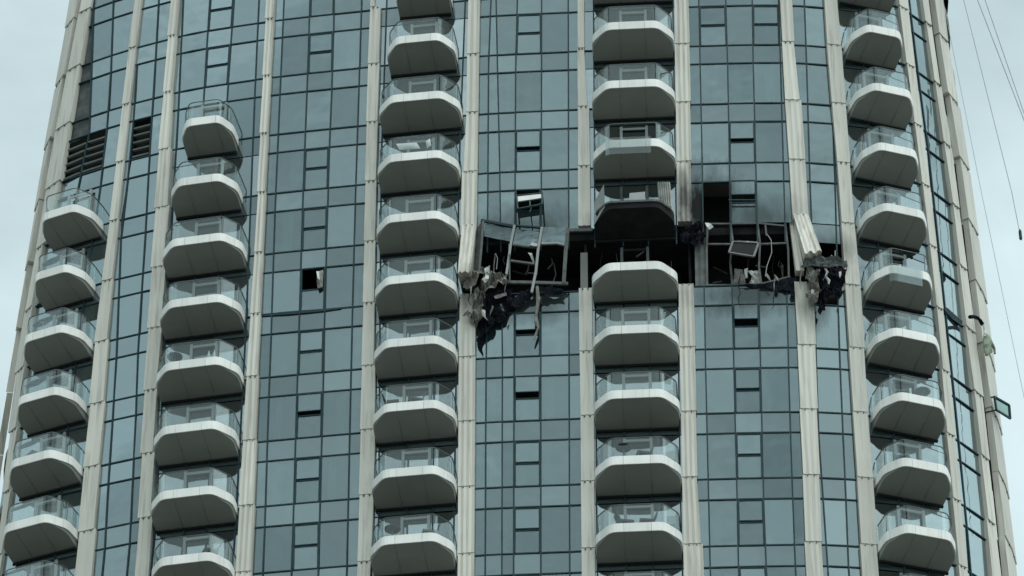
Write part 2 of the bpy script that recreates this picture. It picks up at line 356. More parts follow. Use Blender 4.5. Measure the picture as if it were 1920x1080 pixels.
MULL = {
 'G0': (('F0', 'F1'), [[(175, 30), (171, 160), (168, 250), (150, 333), (125, 480), (90, 740), (55, 1060)], [(213, 0), (210, 100), (205, 200), (193, 320), (170, 480), (135, 740), (102, 1060)]]),
 'G1': (('F1', 'F2'), [[(262, 20), (258, 110), (246, 300), (229, 400), (219, 660), (215, 735), (199, 970), (196, 1050)], [(298, 0), (292, 110), (279, 320), (276, 390), (259, 660), (257, 735), (246, 970), (242, 1050)]]),
 'B2': (('F2', 'F3'), [[(342, 40), (335, 200), (312, 600), (291, 1000)], [(391, 40), (383, 167), (362, 600), (345, 1000)], [(436, 40), (427, 167), (405, 600), (388, 1000)], [(484, 40), (477, 200), (462, 600), (441, 1000)]]),
 'G2': (('F3', 'F4'), [[(531, 40), (528, 110), (519, 320), (516, 390), (507.5, 660), (504.5, 735), (497, 970), (495.5, 1050)], [(580, 40), (578, 110), (570, 320), (567.5, 390), (559.5, 660), (557, 735), (550, 970), (549, 1050)],
                       [(626, 40), (624.5, 110), (616, 320), (614.5, 390), (607, 660), (606, 735), (599.5, 970), (599, 1050)], [(677, 40), (675, 110), (668, 320), (666, 390), (659, 660), (657.5, 735), (652.5, 970), (652, 1050)]]),
 'B3': (('F4', 'F5'), [[(724, 40), (715, 300), (710, 1000)], [(775, 40), (764, 1000)], [(822, 40), (811, 1000)], [(871, 40), (861, 300), (851, 1000)]]),
 'G3': (('F5', 'F6'), [[(919, 40), (916, 110), (915, 320), (914.5, 390), (912, 660), (911, 735), (910, 1050)], [(931, 40), (937, 320), (942, 660), (941, 1050)], [(969, 40), (967, 110), (966, 320), (964, 660), (963, 1050)],
                       [(1015.5, 40), (1015, 320), (1014, 660), (1014, 1050)], [(1065.5, 40), (1066, 320), (1067, 660), (1068, 1050)]]),
 'B4': (('F6', 'F7'), [[(1113, 40), (1119, 1000)], [(1165, 40), (1173, 1000)], [(1211, 40), (1222, 1000)], [(1262, 40), (1277, 1000)]]),
 'G4': (('F7', 'F8'), [[(1311, 40), (1312.5, 110), (1317, 320), (1317.5, 390), (1322.5, 660), (1324, 735), (1329.5, 970), (1331, 1050)], [(1362, 40), (1364, 110), (1368, 320), (1368.5, 390), (1375.5, 660), (1377, 735), (1383, 970), (1384, 1050)],
                       [(1411, 40), (1412, 110), (1417.5, 320), (1419, 390), (1425.5, 660), (1427, 735), (1432.5, 970), (1436, 1050)], [(1461, 40), (1463, 110), (1469, 320), (1471, 390), (1478, 660), (1479.5, 735), (1487.5, 970), (1490.5, 1050)]]),
 'G5': (('F8', 'F9'), [[(1509.5, 40), (1512, 110), (1518, 320), (1520.5, 390), (1527, 560), (1534, 800)], [(1556, 100), (1565, 320), (1567, 390), (1571, 560), (1574, 660), (1577, 735), (1587.5, 970), (1590, 1050)]]),
 'B5': (('F9', 'F10'), [[(1612, 40), (1690, 1000)], [(1652, 40), (1735, 1000)]]),
 'G6': (('F10', 'F11'), [[(1709, 40), (1717, 110), (1745, 320), (1752, 390), (1780, 660), (1788, 735), (1811, 970), (1817, 1050)]]),
 'G7': (('F11', 'F12'), []),
 'GL': (('F00', 'F0'), []),
}
BAYNAME = {'G': 'curtain_wall', 'B': 'balcony_wall'}
# panes blown out: (bay, kind, row) -> columns
GONE = {('G4', 'v', 4): {0, 1, 2, 3, 4}, ('G4', 's', 3): {0, 1, 2, 3, 4}, ('G4', 'v', 3): {1},
        ('G3', 'v', 4): {0, 1, 2, 3, 4, 5}, ('G3', 's', 3): {0, 1, 2, 3, 4, 5}, ('G3', 's', 4): {1, 2},
        ('B4', 'v', 4): {0, 1, 2, 3, 4}, ('B4', 's', 3): {0, 1, 2, 3, 4},
        ('G5', 'v', 4): {0, 1, 2}, ('G5', 's', 4): {0, 1}}
# opened casement: (bay, row) -> opening angle in degrees
OPEN = {('G2', 4): -1, ('G2', 6): 5, ('G3', 2): 4, ('G3', 3): -1, ('G3', 5): 6, ('G3', 6): 9, ('G4', 2): 4, ('G4', 3): 12, ('G4', 5): 11, ('G4', 6): 2}
CASE_COL = {'G2': [2], 'G3': [3], 'G4': [2], 'B2': [2]}
PROUD = .05
def lerp(a, b, t): return a + (b - a) * t
def pane_box(mb, sl, sr, zb, zt, inset=.03, th=.03, o=0.0, tilt=0.0, m=0):
    """one flat pane hung between two curves; tilt swings its foot outward"""
    a, b = P(sl(zb), zb, o), P(sr(zb), zb, o); c, d = P(sr(zt), zt, o), P(sl(zt), zt, o)
    h = (b - a).normalized()
    a, d = a + h * inset, d + h * inset; b, c = b - h * inset, c - h * inset
    up = Vector((0, 0, inset)); a, b, c, d = a + up, b + up, c - up, d - up
    n = (b - a).cross(d - a).normalized()
    if n.y > 0: n = -n
    if tilt:
        dz = (d - a).length
        off = n * math.sin(tilt) * dz + Vector((0, 0, (1 - math.cos(tilt)) * dz)); a, b = a + off, b + off
    mb.hexa([a, b, c, d], [q - n * th for q in (a, b, c, d)], m)
    return a, b, c, d, n
def frame_ring(mb, a, b, c, d, n, wd=.05, dp=.06, m=0):
    for p, q in ((a, b), (b, c), (c, d), (d, a)):
        mb.bar(p + n * .01, q + n * .01, wd, dp, m, side=n.cross((q - p).normalized()))
pane_seed = random.Random(3)
def build_bay(key):
    (fl, fr), ml = MULL[key]
    Lf, Rf = fmid(fl), fmid(fr)
    mls = [line(p) for p in ml]
    bal = key[0] == 'B'
    e = empty(BAYNAME[key[0]], P(Lf(zA(4)), zA(4)), tower)
    for k in range(KMIN, KMAX + 1):
        zt_s, zb_s, zt_v, zb_v = zA(k), zB(k), zB(k - 1), zA(k)
        zm = zA(k) + .6
        bounds = [Lf] + [f for f in mls if Lf(zm) + .28 < f(zm) < Rf(zm) - .28] + [Rf]
        idx = [0] + [i + 1 for i, f in enumerate(mls) if Lf(zm) + .28 < f(zm) < Rf(zm) - .28]
        # transoms
        if key not in ('GL', 'G7') and not (key in ('G4', 'G3', 'G5', 'B4') and k == 3):
            for z in (zt_s, zb_s):
                t = MB(); S0, S1 = Lf(z), Rf(z); n = 5
                if bal and z == zb_s and not (key == 'B2' and k <= 0): continue
                for i in range(n):
                    s0, s1 = lerp(S0, S1, i / n), lerp(S0, S1, (i + 1) / n)
                    t.hexa([P(s0, z - .027, PROUD - .012), P(s1, z - .027, PROUD - .012), P(s1, z + .027, PROUD - .012), P(s0, z + .027, PROUD - .012)],
                           [P(s0, z - .027, -.08), P(s1, z - .027, -.08), P(s1, z + .027, -.08), P(s0, z + .027, -.08)])
                t.build('transom', 'frame', e)
        # mullions of this storey
        for i, f in enumerate(bounds[1:-1]):
            thin = key == 'G3' and idx[i + 1] == 2
            wd = .022 if thin else .031
            burnt = (key in ('G3', 'G4', 'B4') and k == 4)
            if burnt: continue
            t = MB(); zz = (zB(k), zB(k - 1))
            if key == 'G4' and k == 5: zz = (zB(k), zA(4) - .03)
            q = []
            for z in zz:
                s = f(z); q.append([P(s - wd, z, PROUD), P(s + wd, z, PROUD), P(s + wd, z, -.08), P(s - wd, z, -.08)])
            t.hexa(q[0], q[1]); t.build('mullion', 'frame', e)
        for i in range(len(bounds) - 1):
            f0, f1 = bounds[i], bounds[i + 1]; c = idx[i]
            louv = (k == 1 and ((key == 'G1' and c == 1) or (key == 'G0' and c in (0, 1))))
            if key == 'G0' and c == 0 and k < 2 and k != 1:  # dark grey panel painted in for the shaded side of the fin and its gap
                t = MB(); pane_box(t, f0, f1, zb_s, zt_v, o=-.1); t.build('recess_panel', 'frame_grey', e); continue
            # spandrel
            if c not in GONE.get((key, 's', k), ()):
                t = MB(); pane_box(t, f0, f1, zb_s, zt_s, o=(-.3 if key in ('GL', 'G7') else pane_seed.uniform(-.012, .004)), tilt=R(pane_seed.gauss(0, .32)))
                t.build('spandrel_pane', 'spandrel', e)
            if c in GONE.get((key, 'v', k), ()): continue
            zm2 = lerp(zb_v, zt_v, .5)
            cols = list(CASE_COL.get(key, []))
            if key == 'G4' and k == 0: cols = [1, 3]
            if key == 'B2' and k >= 1: cols = []
            if louv:
                lv = MB(); nb = 5
                a_, b_ = P(f0(zb_v), zb_v), P(f1(zb_v), zb_v)
                for j in range(nb):
                    z0 = lerp(zb_v + .12, zt_v - .1, j / nb); dz = (zt_v - zb_v - .22) / nb
                    q0 = [P(f0(z0) + .06, z0, .02), P(f1(z0) - .06, z0, .02), P(f1(z0) - .06, z0 + dz * .14, .05), P(f0(z0) + .06, z0 + dz * .14, .05)]
                    q1 = [P(f0(z0) + .06, z0 + dz * .1, -.16), P(f1(z0) - .06, z0 + dz * .1, -.16), P(f1(z0) - .06, z0 + dz * .24, -.14), P(f0(z0) + .06, z0 + dz * .24, -.14)]
                    lb = MB(); lb.hexa(q0, q1); lb.build('louvre_blade', 'louvre', e)
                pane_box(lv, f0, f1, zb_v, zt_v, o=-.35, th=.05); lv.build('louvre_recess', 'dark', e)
                continue
            if c in cols and k != 1:
                ang = OPEN.get((key, k), 0)
                # fixed lower light
                t = MB(); pane_box(t, f0, f1, zb_v, zm2, o=pane_seed.uniform(-.01, .004), tilt=R(pane_seed.gauss(0, .4)))
                t.build('lower_pane', 'vision', e)
                fr_ = MB()
                for (z0, z1) in ((zb_v, zt_v),):
                    for f in (f0, f1):
                        sg = .05 if f is f0 else -.05
                        fr_.hexa([P(f(z0) + sg - .03, z0 + .04, PROUD + .01), P(f(z0) + sg + .03, z0 + .04, PROUD + .01), P(f(z0) + sg + .03, z0 + .04, -.1), P(f(z0) + sg - .03, z0 + .04, -.1)],
                                 [P(f(z1) + sg - .03, z1 - .04, PROUD + .01), P(f(z1) + sg + .03, z1 - .04, PROUD + .01), P(f(z1) + sg + .03, z1 - .04, -.1), P(f(z1) + sg - .03, z1 - .04, -.1)])
                    s0, s1 = f0(zm2) + .08, f1(zm2) - .08
                    fr_.hexa([P(s0, zm2 - .045, PROUD - .03), P(s1, zm2 - .045, PROUD - .03), P(s1, zm2 + .02, PROUD - .03), P(s0, zm2 + .02, PROUD - .03)],
                             [P(s0, zm2 - .05, -.1), P(s1, zm2 - .05, -.1), P(s1, zm2 + .03, -.1), P(s0, zm2 + .03, -.1)])
                fr_.build('casement_frame', 'frame', e)
                if ang >= 0:
                    t = MB(); q = pane_box(t, f0, f1, zm2 - .01 + (.02 * ang if ang > 3 else 0), zt_v - .02, inset=.07, o=.02 + .012 * ang, tilt=R(min(ang, .8) + pane_seed.gauss(0, .15)))
                    frame_ring(t, *q, wd=.035, dp=.04, m=1)
                    ob = t.build('casement_window', ['vision', 'frame'], e)
                    if ang > 4: ob['label'] = 'casement pushed open at its foot'
                continue
            t = MB(); pane_box(t, f0, f1, zb_v, zt_v, o=(-.3 if key in ('GL', 'G7') else pane_seed.uniform(-.012, .004)), tilt=R(pane_seed.gauss(0, .32)))
            t.build('balcony_window' if bal and not (key == 'B2' and k <= 1) else 'vision_pane', 'balwin' if bal and not (key == 'B2' and k <= 1) else 'vision', e)
            # some rooms have a curtain drawn
            if not bal and pane_seed.random() < .42 and not (k == 4 and key in ('G3', 'G4', 'G5')):
                s0, s1 = f0(zb_v) + .08, f1(zb_v) - .08; a = pane_seed.uniform(0, .55); b = a + pane_seed.uniform(.18, .45)
                sa, sb = lerp(s0, s1, a), lerp(s0, s1, min(b, 1)); t = MB(); n = 9
                top = [P(lerp(sa, sb, i / (n - 1)), zt_v, -.16 + .03 * (-1) ** i) for i in range(n)]
                bot = [P(lerp(sa, sb, i / (n - 1)), zb_v - .2, -.17 + .04 * (-1) ** i) for i in range(n)]
                t.add(top + bot, [(i, i + 1, n + i + 1, n + i) for i in range(n - 1)])
                t.build('curtain', 'curtain', e)
    return e
BAY = {}
for key in MULL: BAY[key] = build_bay(key)

# ------------------------------------------------------------------ fins, storey by storey
def fin_panel(parent, e0, e1, zt, zb, out=(.24, .30), teeth=None, ragged=False, lean=(0, 0), step=.5, matk='fin'):
    zm = .5 * (zt + zb)
    def ed(f, z): return lerp(f(zm), f(z), step)
    wd = e1(zm) - e0(zm)
    nt_ = teeth or max(2, int(round(wd / .24)))
    prof = [(0, -.12), (0, None)]
    for i in range(1, nt_ * 2): prof.append((i / (nt_ * 2), ('v' if i % 2 else 'r')))
    prof += [(1, None), (1, -.12)]
    m = MB(); rings = []
    for z, o, ln in ((zt - .012, out[0], lean[0]), (zb + .012, out[1], lean[1])):
        r = []
        for u, q in prof:
            s = lerp(ed(e0, z), ed(e1, z), u) + ln
            oo = o if q is None or q == 'r' else (o - .035 if q == 'v' else q)
            zz = z + (random.uniform(-.10, .16) if ragged and z < zm else 0)
            r.append(P(s, zz, oo))
        rings.append(r)
    n = len(prof)
    m.add(rings[0] + rings[1], [(i, i + 1, n + i + 1, n + i) for i in range(n - 1)] + [tuple(range(n))[::-1], tuple(range(n, 2 * n)), (n - 1, 0, n, 2 * n - 1)])
    # fixing clips at the head of the panel
    for u in (.3, .7):
        s = lerp(ed(e0, zt), ed(e1, zt), u) + lean[0]
        if wd > .3:
            m.hexa([P(s - .03, zt - .09, out[0] + .015), P(s + .03, zt - .09, out[0] + .015), P(s + .03, zt - .045, out[0] + .015), P(s - .03, zt - .045, out[0] + .015)],
                   [P(s - .03, zt - .09, out[0] - .05), P(s + .03, zt - .09, out[0] - .05), P(s + .03, zt - .045, out[0] - .05), P(s - .03, zt - .045, out[0] - .05)], 1)
    return m.build('fin_panel', [matk, 'joint'], parent)
FINO = {}
SKIP = {('F6', 3): 1, ('F7', 3): 1, ('F5', 3): 1, ('F8', 3): 1, ('F8', 4): 0}
for key in FIN:
    e0, e1 = EDGE[key]
    outer = key in ('F00', 'F0', 'F11', 'F12')
    f = empty('facade_fin', P(e0(zA(4)), zA(4)), tower); FINO[key] = f
    for k in range(KMIN - 1, KMAX + 1):
        if (key, k) in SKIP and SKIP[(key, k)]: continue
        out = (.15, .20) if outer else (.25, .275)
        if key in ('F1', 'F10'): out = (.15, .18)
        fin_panel(f, e0, e1, zA(k), zA(k + 1), out=out, step=.55 if outer else .6, teeth=1 if outer or key in ('F1', 'F10') else None)
    # the long runs above and below the storeys in view
    for (z1, z0) in ((zA(KMIN - 1) + 12, zA(KMIN - 1)), (zA(KMAX + 1), GZ)):
        fin_panel(f, e0, e1, z1, z0, step=0.0)
# burst storey
k = 3; zt, zb = zA(3), zA(4)
def px_edges(pl, pr): return line(pl), line(pr)
a, b = px_edges([(868, 425), (863, 535)], [(895, 425), (886, 535)])
o = fin_panel(FINO['F5'], a, b, facade_at(880, 428)[1], facade_at(874, 532)[1], out=(.30, .85), step=1, ragged=True); o['label'] = 'fin panel torn loose and swung outward'
a, b = px_edges([(1484, 400), (1506, 498)], [(1513, 405), (1536, 498)])
o = fin_panel(FINO['F8'], a, b, facade_at(1498, 408)[1], facade_at(1520, 497)[1], out=(.30, .9), step=1, ragged=True, teeth=4); o['label'] = 'fin panel torn loose and swung outward'
a, b = px_edges([(1480, 415), (1492, 520)], [(1488, 415), (1506, 500)])
fin_panel(FINO['F8'], a, b, facade_at(1486, 420)[1], facade_at(1500, 515)[1], out=(.1, .3), step=1, teeth=2)
a, b = px_edges([(1088, 440), (1088, 540)], [(1101, 440), (1102, 540)])
fin_panel(FINO['F6'], a, b, facade_at(1095, 470)[1], facade_at(1095, 540)[1], out=(-.15, -.15), step=1, teeth=2, matk='core')
a, b = px_edges([(1302, 440), (1304, 540)], [(1324, 440), (1326, 540)])
fin_panel(FINO['F7'], a, b, facade_at(1312, 445)[1], facade_at(1312, 540)[1], out=(.0, .0), step=1, teeth=2, matk='frame_grey')

# ------------------------------------------------------------------ floors, core and the rest of the shaft
def rear(z, off=0.0): return [P(SMAX, z, -.05 - off), Vector((14 - off, DIST + 20 - off, z)), Vector((-15 + off, DIST + 20 - off, z)), P(SMIN, z, -.05 - off)]
def ring(z, off, n=90): return [P(s, z, -off) for s in np.linspace(SMIN, SMAX, n)]
for k in range(KMIN - 1, KMAX + 2):
    m = MB(); top = ring(zA(k) - .05, .2) + rear(zA(k) - .05, .2); bot = ring(zA(k) - .45, .2) + rear(zA(k) - .45, .2); n = len(top)
    m.add(top + bot, [tuple(range(n))[::-1], tuple(range(n, 2 * n))] + [(i, (i + 1) % n, n + (i + 1) % n, n + i) for i in range(n)])
    m.build('floor_slab', 'burnt' if k in (3,) else 'concrete', tower)
m = MB()
zlo, zhi = zA(KMAX + 1), zA(KMIN - 1)
for (x0, x1) in ((-15, -3), (-1, 14)):
    for k in range(KMIN - 1, KMAX + 1):
        m.box(Vector(((x0 + x1) / 2, DIST + 9, (zA(k) - .56 + zA(k + 1) - .24) / 2)), Vector(((x1 - x0) / 2, 0, 0)), Vector((0, 1.6, 0)), Vector((0, 0, (H - .34) / 2)))
m.build('core_wall', 'core', tower)
m = MB()
for key in ('F1', 'F2', 'F3', 'F4', 'F5', 'F6', 'F7', 'F8', 'F9', 'F10'):
    for k in range(KMIN - 1, KMAX + 1):
        if k == 3: continue
        s = fmid(key)(zA(k)); p = P(s, (zA(k) + zA(k + 1)) / 2 - .4, -2.4); t_, n_ = frame(s)
        m.box(p, t_ * .1, n_ * 2.0, Vector((0, 0, (H - .36) / 2)))
tag(m.build('partition_wall', 'core', tower), kind='stuff')
# burnt rooms behind the blown panes
m = MB()
for (pa, pb) in ((880, 1085), (1095, 1275), (1290, 1500), (1500, 1590)):
    s0, s1 = facade_at(pa, 480)[0], facade_at(pb, 480)[0]
    z0, z1 = zA(4) - .2, zA(3) - .6
    m.hexa([P(s0, z0, -2.2), P(s1, z0, -2.6), P(s1, z1, -2.6), P(s0, z1, -2.2)], [P(s0, z0, -2.5), P(s1, z0, -2.9), P(s1, z1, -2.9), P(s0, z1, -2.5)])
    m.hexa([P(s0, z0, -.3), P(s0 + .12, z0, -.3), P(s0 + .12, z1, -.3), P(s0, z1, -.3)], [P(s0, z0, -2.4), P(s0 + .12, z0, -2.4), P(s0 + .12, z1, -2.4), P(s0, z1, -2.4)])
s0, s1 = facade_at(1290, 380)[0], facade_at(1372, 380)[0]; z0, z1 = zA(3) - .2, zA(2) - .6
m.hexa([P(s0, z0, -1.6), P(s1, z0, -1.6), P(s1, z1, -1.6), P(s0, z1, -1.6)], [P(s0, z0, -1.8), P(s1, z0, -1.8), P(s1, z1, -1.8), P(s0, z1, -1.8)])
m.build('burnt_wall', 'burnt', tower)
m = MB()
for (z1, z0) in ((zB(KMAX), GZ), (zA(KMIN - 1) + 12, zB(KMIN - 1))):
    a, b = ring(z1, .05), ring(z0, .05); n = len(a)
    m.add(a + b, [(i, i + 1, n + i + 1, n + i) for i in range(n - 1)])
tag(m.build('plain_glazing', 'spandrel', tower), kind='stuff')
m = MB(); zz1, zz0 = zA(KMIN - 1) + 12, GZ
a, b = rear(zz1), rear(zz0); m.add(a + b, [(i, i + 1, 4 + i + 1, 4 + i) for i in range(3)])
m.build('rear_wall', 'spandrel', tower)
m = MB(); tp = ring(zz1 - .02, .1) + rear(zz1 - .02, .05); m.add(tp, [tuple(range(len(tp)))]); m.build('roof_deck', 'concrete', tower)

# ------------------------------------------------------------------ balconies
SLAB = .40
def outline(W, D1=.95, D2=1.78, fw=.62, r=3):
    raw = [(-W, -.15), (-W, D1), (-W * fw, D2), (W * fw, D2), (W, D1), (W, -.15)]
    o = [raw[0]]
    for i in range(1, 5):
        p0, p1, p2 = Vector(raw[i - 1]), Vector(raw[i]), Vector(raw[i + 1])
        a = p1 + (p0 - p1).normalized() * .26; b = p1 + (p2 - p1).normalized() * .26
        for j in range(r + 1):
            t = j / r; o.append(tuple((a * (1 - t) ** 2 + p1 * 2 * t * (1 - t) + b * t * t)))
    o.append(raw[-1]); return [Vector((p[0], p[1])) for p in o]
def inset(pl, d):
    o = []
    for i, p in enumerate(pl):
        a, b = pl[max(0, i - 1)], pl[min(len(pl) - 1, i + 1)]; t = (b - a).normalized(); o.append(p + Vector((t.y, -t.x)) * d)
    return o
def cutline(pl, l0, l1):
    ls = [0]
    for i in range(1, len(pl)): ls.append(ls[-1] + (pl[i] - pl[i - 1]).length)
    def at(l):
        for i in range(1, len(pl)):
            if l <= ls[i] + 1e-9: return pl[i - 1].lerp(pl[i], (l - ls[i - 1]) / max(1e-9, ls[i] - ls[i - 1]))
        return pl[-1]
    return [at(l0)] + [p for p, q in zip(pl, ls) if l0 + 1e-4 < q < l1 - 1e-4] + [at(l1)]
def total(pl): return sum((pl[i] - pl[i - 1]).length for i in range(1, len(pl)))
def strip(mb, A, B, z0, z1, X, m=0):
    n = len(A)
    v = [X(p, z0) for p in A] + [X(p, z1) for p in A] + [X(p, z0) for p in B] + [X(p, z1) for p in B]
    f = []
    for i in range(n - 1):
        f += [(i, i + 1, n + i + 1, n + i), (2 * n + i + 1, 2 * n + i, 3 * n + i, 3 * n + i + 1), (n + i, n + i + 1, 3 * n + i + 1, 3 * n + i), (i + 1, i, 2 * n + i, 2 * n + i + 1)]
    f += [(0, n, 3 * n, 2 * n), (n - 1, 3 * n - 1, 4 * n - 1, 2 * n - 1)]
    mb.add(v, f, m)
BALC = {}
def balcony(col, k, xl, xr, yp, slip=None, burnt=False):
    """xl, xr: the ends of the slab in the photo; yp only documents the row"""
    zt = zA(k) + .06
    # find s whose projected extents centre matches
    def ext(s, W):
        t_, n_ = frame(s); o = P(s, zt); xs = []
        for p in outline(W):
            q = o + t_ * p.x + n_ * p.y + Vector((0, 0, -SLAB * .5))
            dep = q.y * math.cos(PITCH) + q.z * math.sin(PITCH); xs.append(960 + F_PX * q.x / dep)
        return min(xs), max(xs)
    s = facade_at((xl + xr) / 2, yp + 60)[0]; W = 1.75
    for _ in range(12):
        a, b = ext(s, W); s += ((xl + xr) - (a + b)) / 2 / 45.0; W *= ((xr - xl) / (b - a)) ** .7
        s = max(SMIN + .5, min(SMAX - .5, s))
    W = max(1.1, min(2.1, W))
    t_, n_ = frame(s); o = P(s, zt)
    X = lambda p, z: o + t_ * p[0] + n_ * p[1] + Vector((0, 0, z))
    pl = outline(W)
    b = MB(); n = len(pl); core = inset(pl, .05)
    drop = lambda p: -SLAB + .03 - .40 * max(0, min(1, 1 - p[1] / 1.75))
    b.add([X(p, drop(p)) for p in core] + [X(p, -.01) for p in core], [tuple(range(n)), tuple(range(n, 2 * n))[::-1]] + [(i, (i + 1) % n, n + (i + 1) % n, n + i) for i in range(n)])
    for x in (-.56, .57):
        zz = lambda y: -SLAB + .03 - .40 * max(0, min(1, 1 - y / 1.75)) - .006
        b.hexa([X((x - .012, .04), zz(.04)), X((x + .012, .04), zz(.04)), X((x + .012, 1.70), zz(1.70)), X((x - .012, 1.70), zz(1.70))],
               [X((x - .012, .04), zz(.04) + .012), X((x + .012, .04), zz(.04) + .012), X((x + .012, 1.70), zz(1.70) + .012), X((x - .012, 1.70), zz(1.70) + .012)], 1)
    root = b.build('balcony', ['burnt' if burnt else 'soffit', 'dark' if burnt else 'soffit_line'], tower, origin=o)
    BALC[(col, k)] = (root, X, W)
    # fascia panels
    Lt = total(pl); half = Lt / 2
    cuts = [0, half - 1.75, half - .56, half + .57, half + 1.75, Lt]
    for i in range(5):
        if burnt: continue
        c = cutline(pl, max(0, cuts[i]) + .006, cuts[i + 1] - .006)
        p_ = MB(); strip(p_, c, inset(c, .045), -SLAB, .02, X); p_.build('fascia_panel', 'fascia', root)
    if burnt:
        c = cutline(pl, half - 1.9, half + 1.9)
        p_ = MB(); strip(p_, c, inset(c, .045), -.08, .02, X); p_.build('fascia_panel', 'frame_grey', root)
    # shade along the wall is painted as the dark bar under the soffit
    # glass railing: side, diagonal, front, diagonal, side
    rp = inset(pl, .09)
    Lr = total(rp); d1 = .95; dg = math.hypot(W * .38, .83)
    rc = [.12, d1 + .08, d1 + dg + .05, Lr - d1 - dg - .05, Lr - d1 - .08, Lr - .12]
    for i in range(5):
        if burnt or (col, k) == ('B4', 4): continue
        if slip and i == slip[0]:
            c = cutline(inset(pl, -.05), rc[i] + .02, rc[i + 1] - .02)
            p_ = MB(); strip(p_, c, inset(c, .02), slip[1], slip[1] + .92, X)
            q_ = p_.build('railing_pane', 'railglass', root); q_['label'] = 'railing pane slipped down in front of the slab edge'
            continue
        c = cutline(rp, rc[i] + .02, rc[i + 1] - .02)
        p_ = MB(); strip(p_, c, inset(c, .02), .03, .99, X); p_.build('railing_pane', 'railglass', root)
    if not burnt and (col, k) != ('B4', 4):
        h_ = MB(); c = cutline(rp, .12, Lr - .12); strip(h_, inset(c, -.01), inset(c, .03), 1.0, 1.025, X); h_.build('handrail', 'rail', root)
        for l in (rc[1], rc[4]) if not slip else (rc[1], rc[2], rc[3], rc[4]):
            c = cutline(rp, l, l + .01)[0]; p_ = MB(); p_.box(X(c, .51), t_ * .015, n_ * .015, Vector((0, 0, .48))); p_.build('railing_post', 'rail', root)
    # sliding door surround on the wall
    for x in (-.56, .56):
        p_ = MB(); p_.box(X((x, .09), 1.08), t_ * .06, n_ * .035, Vector((0, 0, 1.06))); p_.build('door_jamb', 'frame_grey' if (burnt or (col, k) == ('B4', 4)) else 'jamb', root)
    if not burnt:
        p_ = MB(); p_.box(X((0, .09), 2.0), t_ * .5, n_ * .03, Vector((0, 0, .055))); p_.build('door_head', 'burnt' if (col, k) == ('B4', 4) else 'jamb', root)
    hd = MB(); hd.box(X((0, .05), -SLAB - .43), t_ * (W - .06), n_ * .05, Vector((0, 0, .045))); hd.build('wall_head', 'dark', root)  # black bar: dark head frame plus painted shade under the soffit
    return root
def interp_rows(d):
    return d
ROWS = {
 'B1': {2: (80, 197, 387), 3: (66, 182, 497), 4: (45, 178, 610), 5: (33, 166, 725), 6: (18, 158, 840), 7: (6, 150, 962), 8: (-2, 146, 1085)},
 'B2': {1: (342, 449, 230), 2: (321, 457, 335), 3: (305, 466, 445), 4: (300, 462, 560), 5: (293, 460, 675), 6: (288, 452, 800), 7: (283, 448, 918), 8: (284, 444, 1040)},
 'B3': {-1: (743, 850, -35), 0: (726, 860, 75), 1: (711, 869, 180), 2: (708, 866, 290), 3: (706, 863, 405), 4: (703, 862, 518), 5: (701, 861, 635), 6: (699, 860, 755), 7: (697, 859, 880), 8: (694, 858, 1010)},
 'B4': {-1: (1110, 1262, -65), 0: (1110, 1265, 45), 1: (1110, 1267, 153), 2: (1111, 1268, 262), 3: (1112, 1268, 388), 4: (1110, 1272, 495), 5: (1112, 1274, 610), 6: (1114, 1276, 730), 7: (1115, 1279, 853), 8: (1116, 1281, 978), 9: (1117, 1283, 1100)},
 'B5': {-1: (1568, 1682, -60), 0: (1580, 1692, 52), 1: (1588, 1712, 165), 2: (1598, 1722, 278), 3: (1606, 1738, 385), 4: (1618, 1748, 497), 5: (1622, 1762, 612), 6: (1632, 1773, 728), 7: (1638, 1783, 850), 8: (1642, 1792, 974), 9: (1646, 1800, 1100)},
}
for col, rows in ROWS.items():
    for k, (xl, xr, yp) in rows.items():
        slip = None
        if (col, k) == ('B4', 2): slip = (2, -.80)
        if (col, k) == ('B5', 4): slip = (2, -.85)
        balcony(col, k, xl, xr, yp, slip=slip, burnt=(col, k) == ('B4', 3))

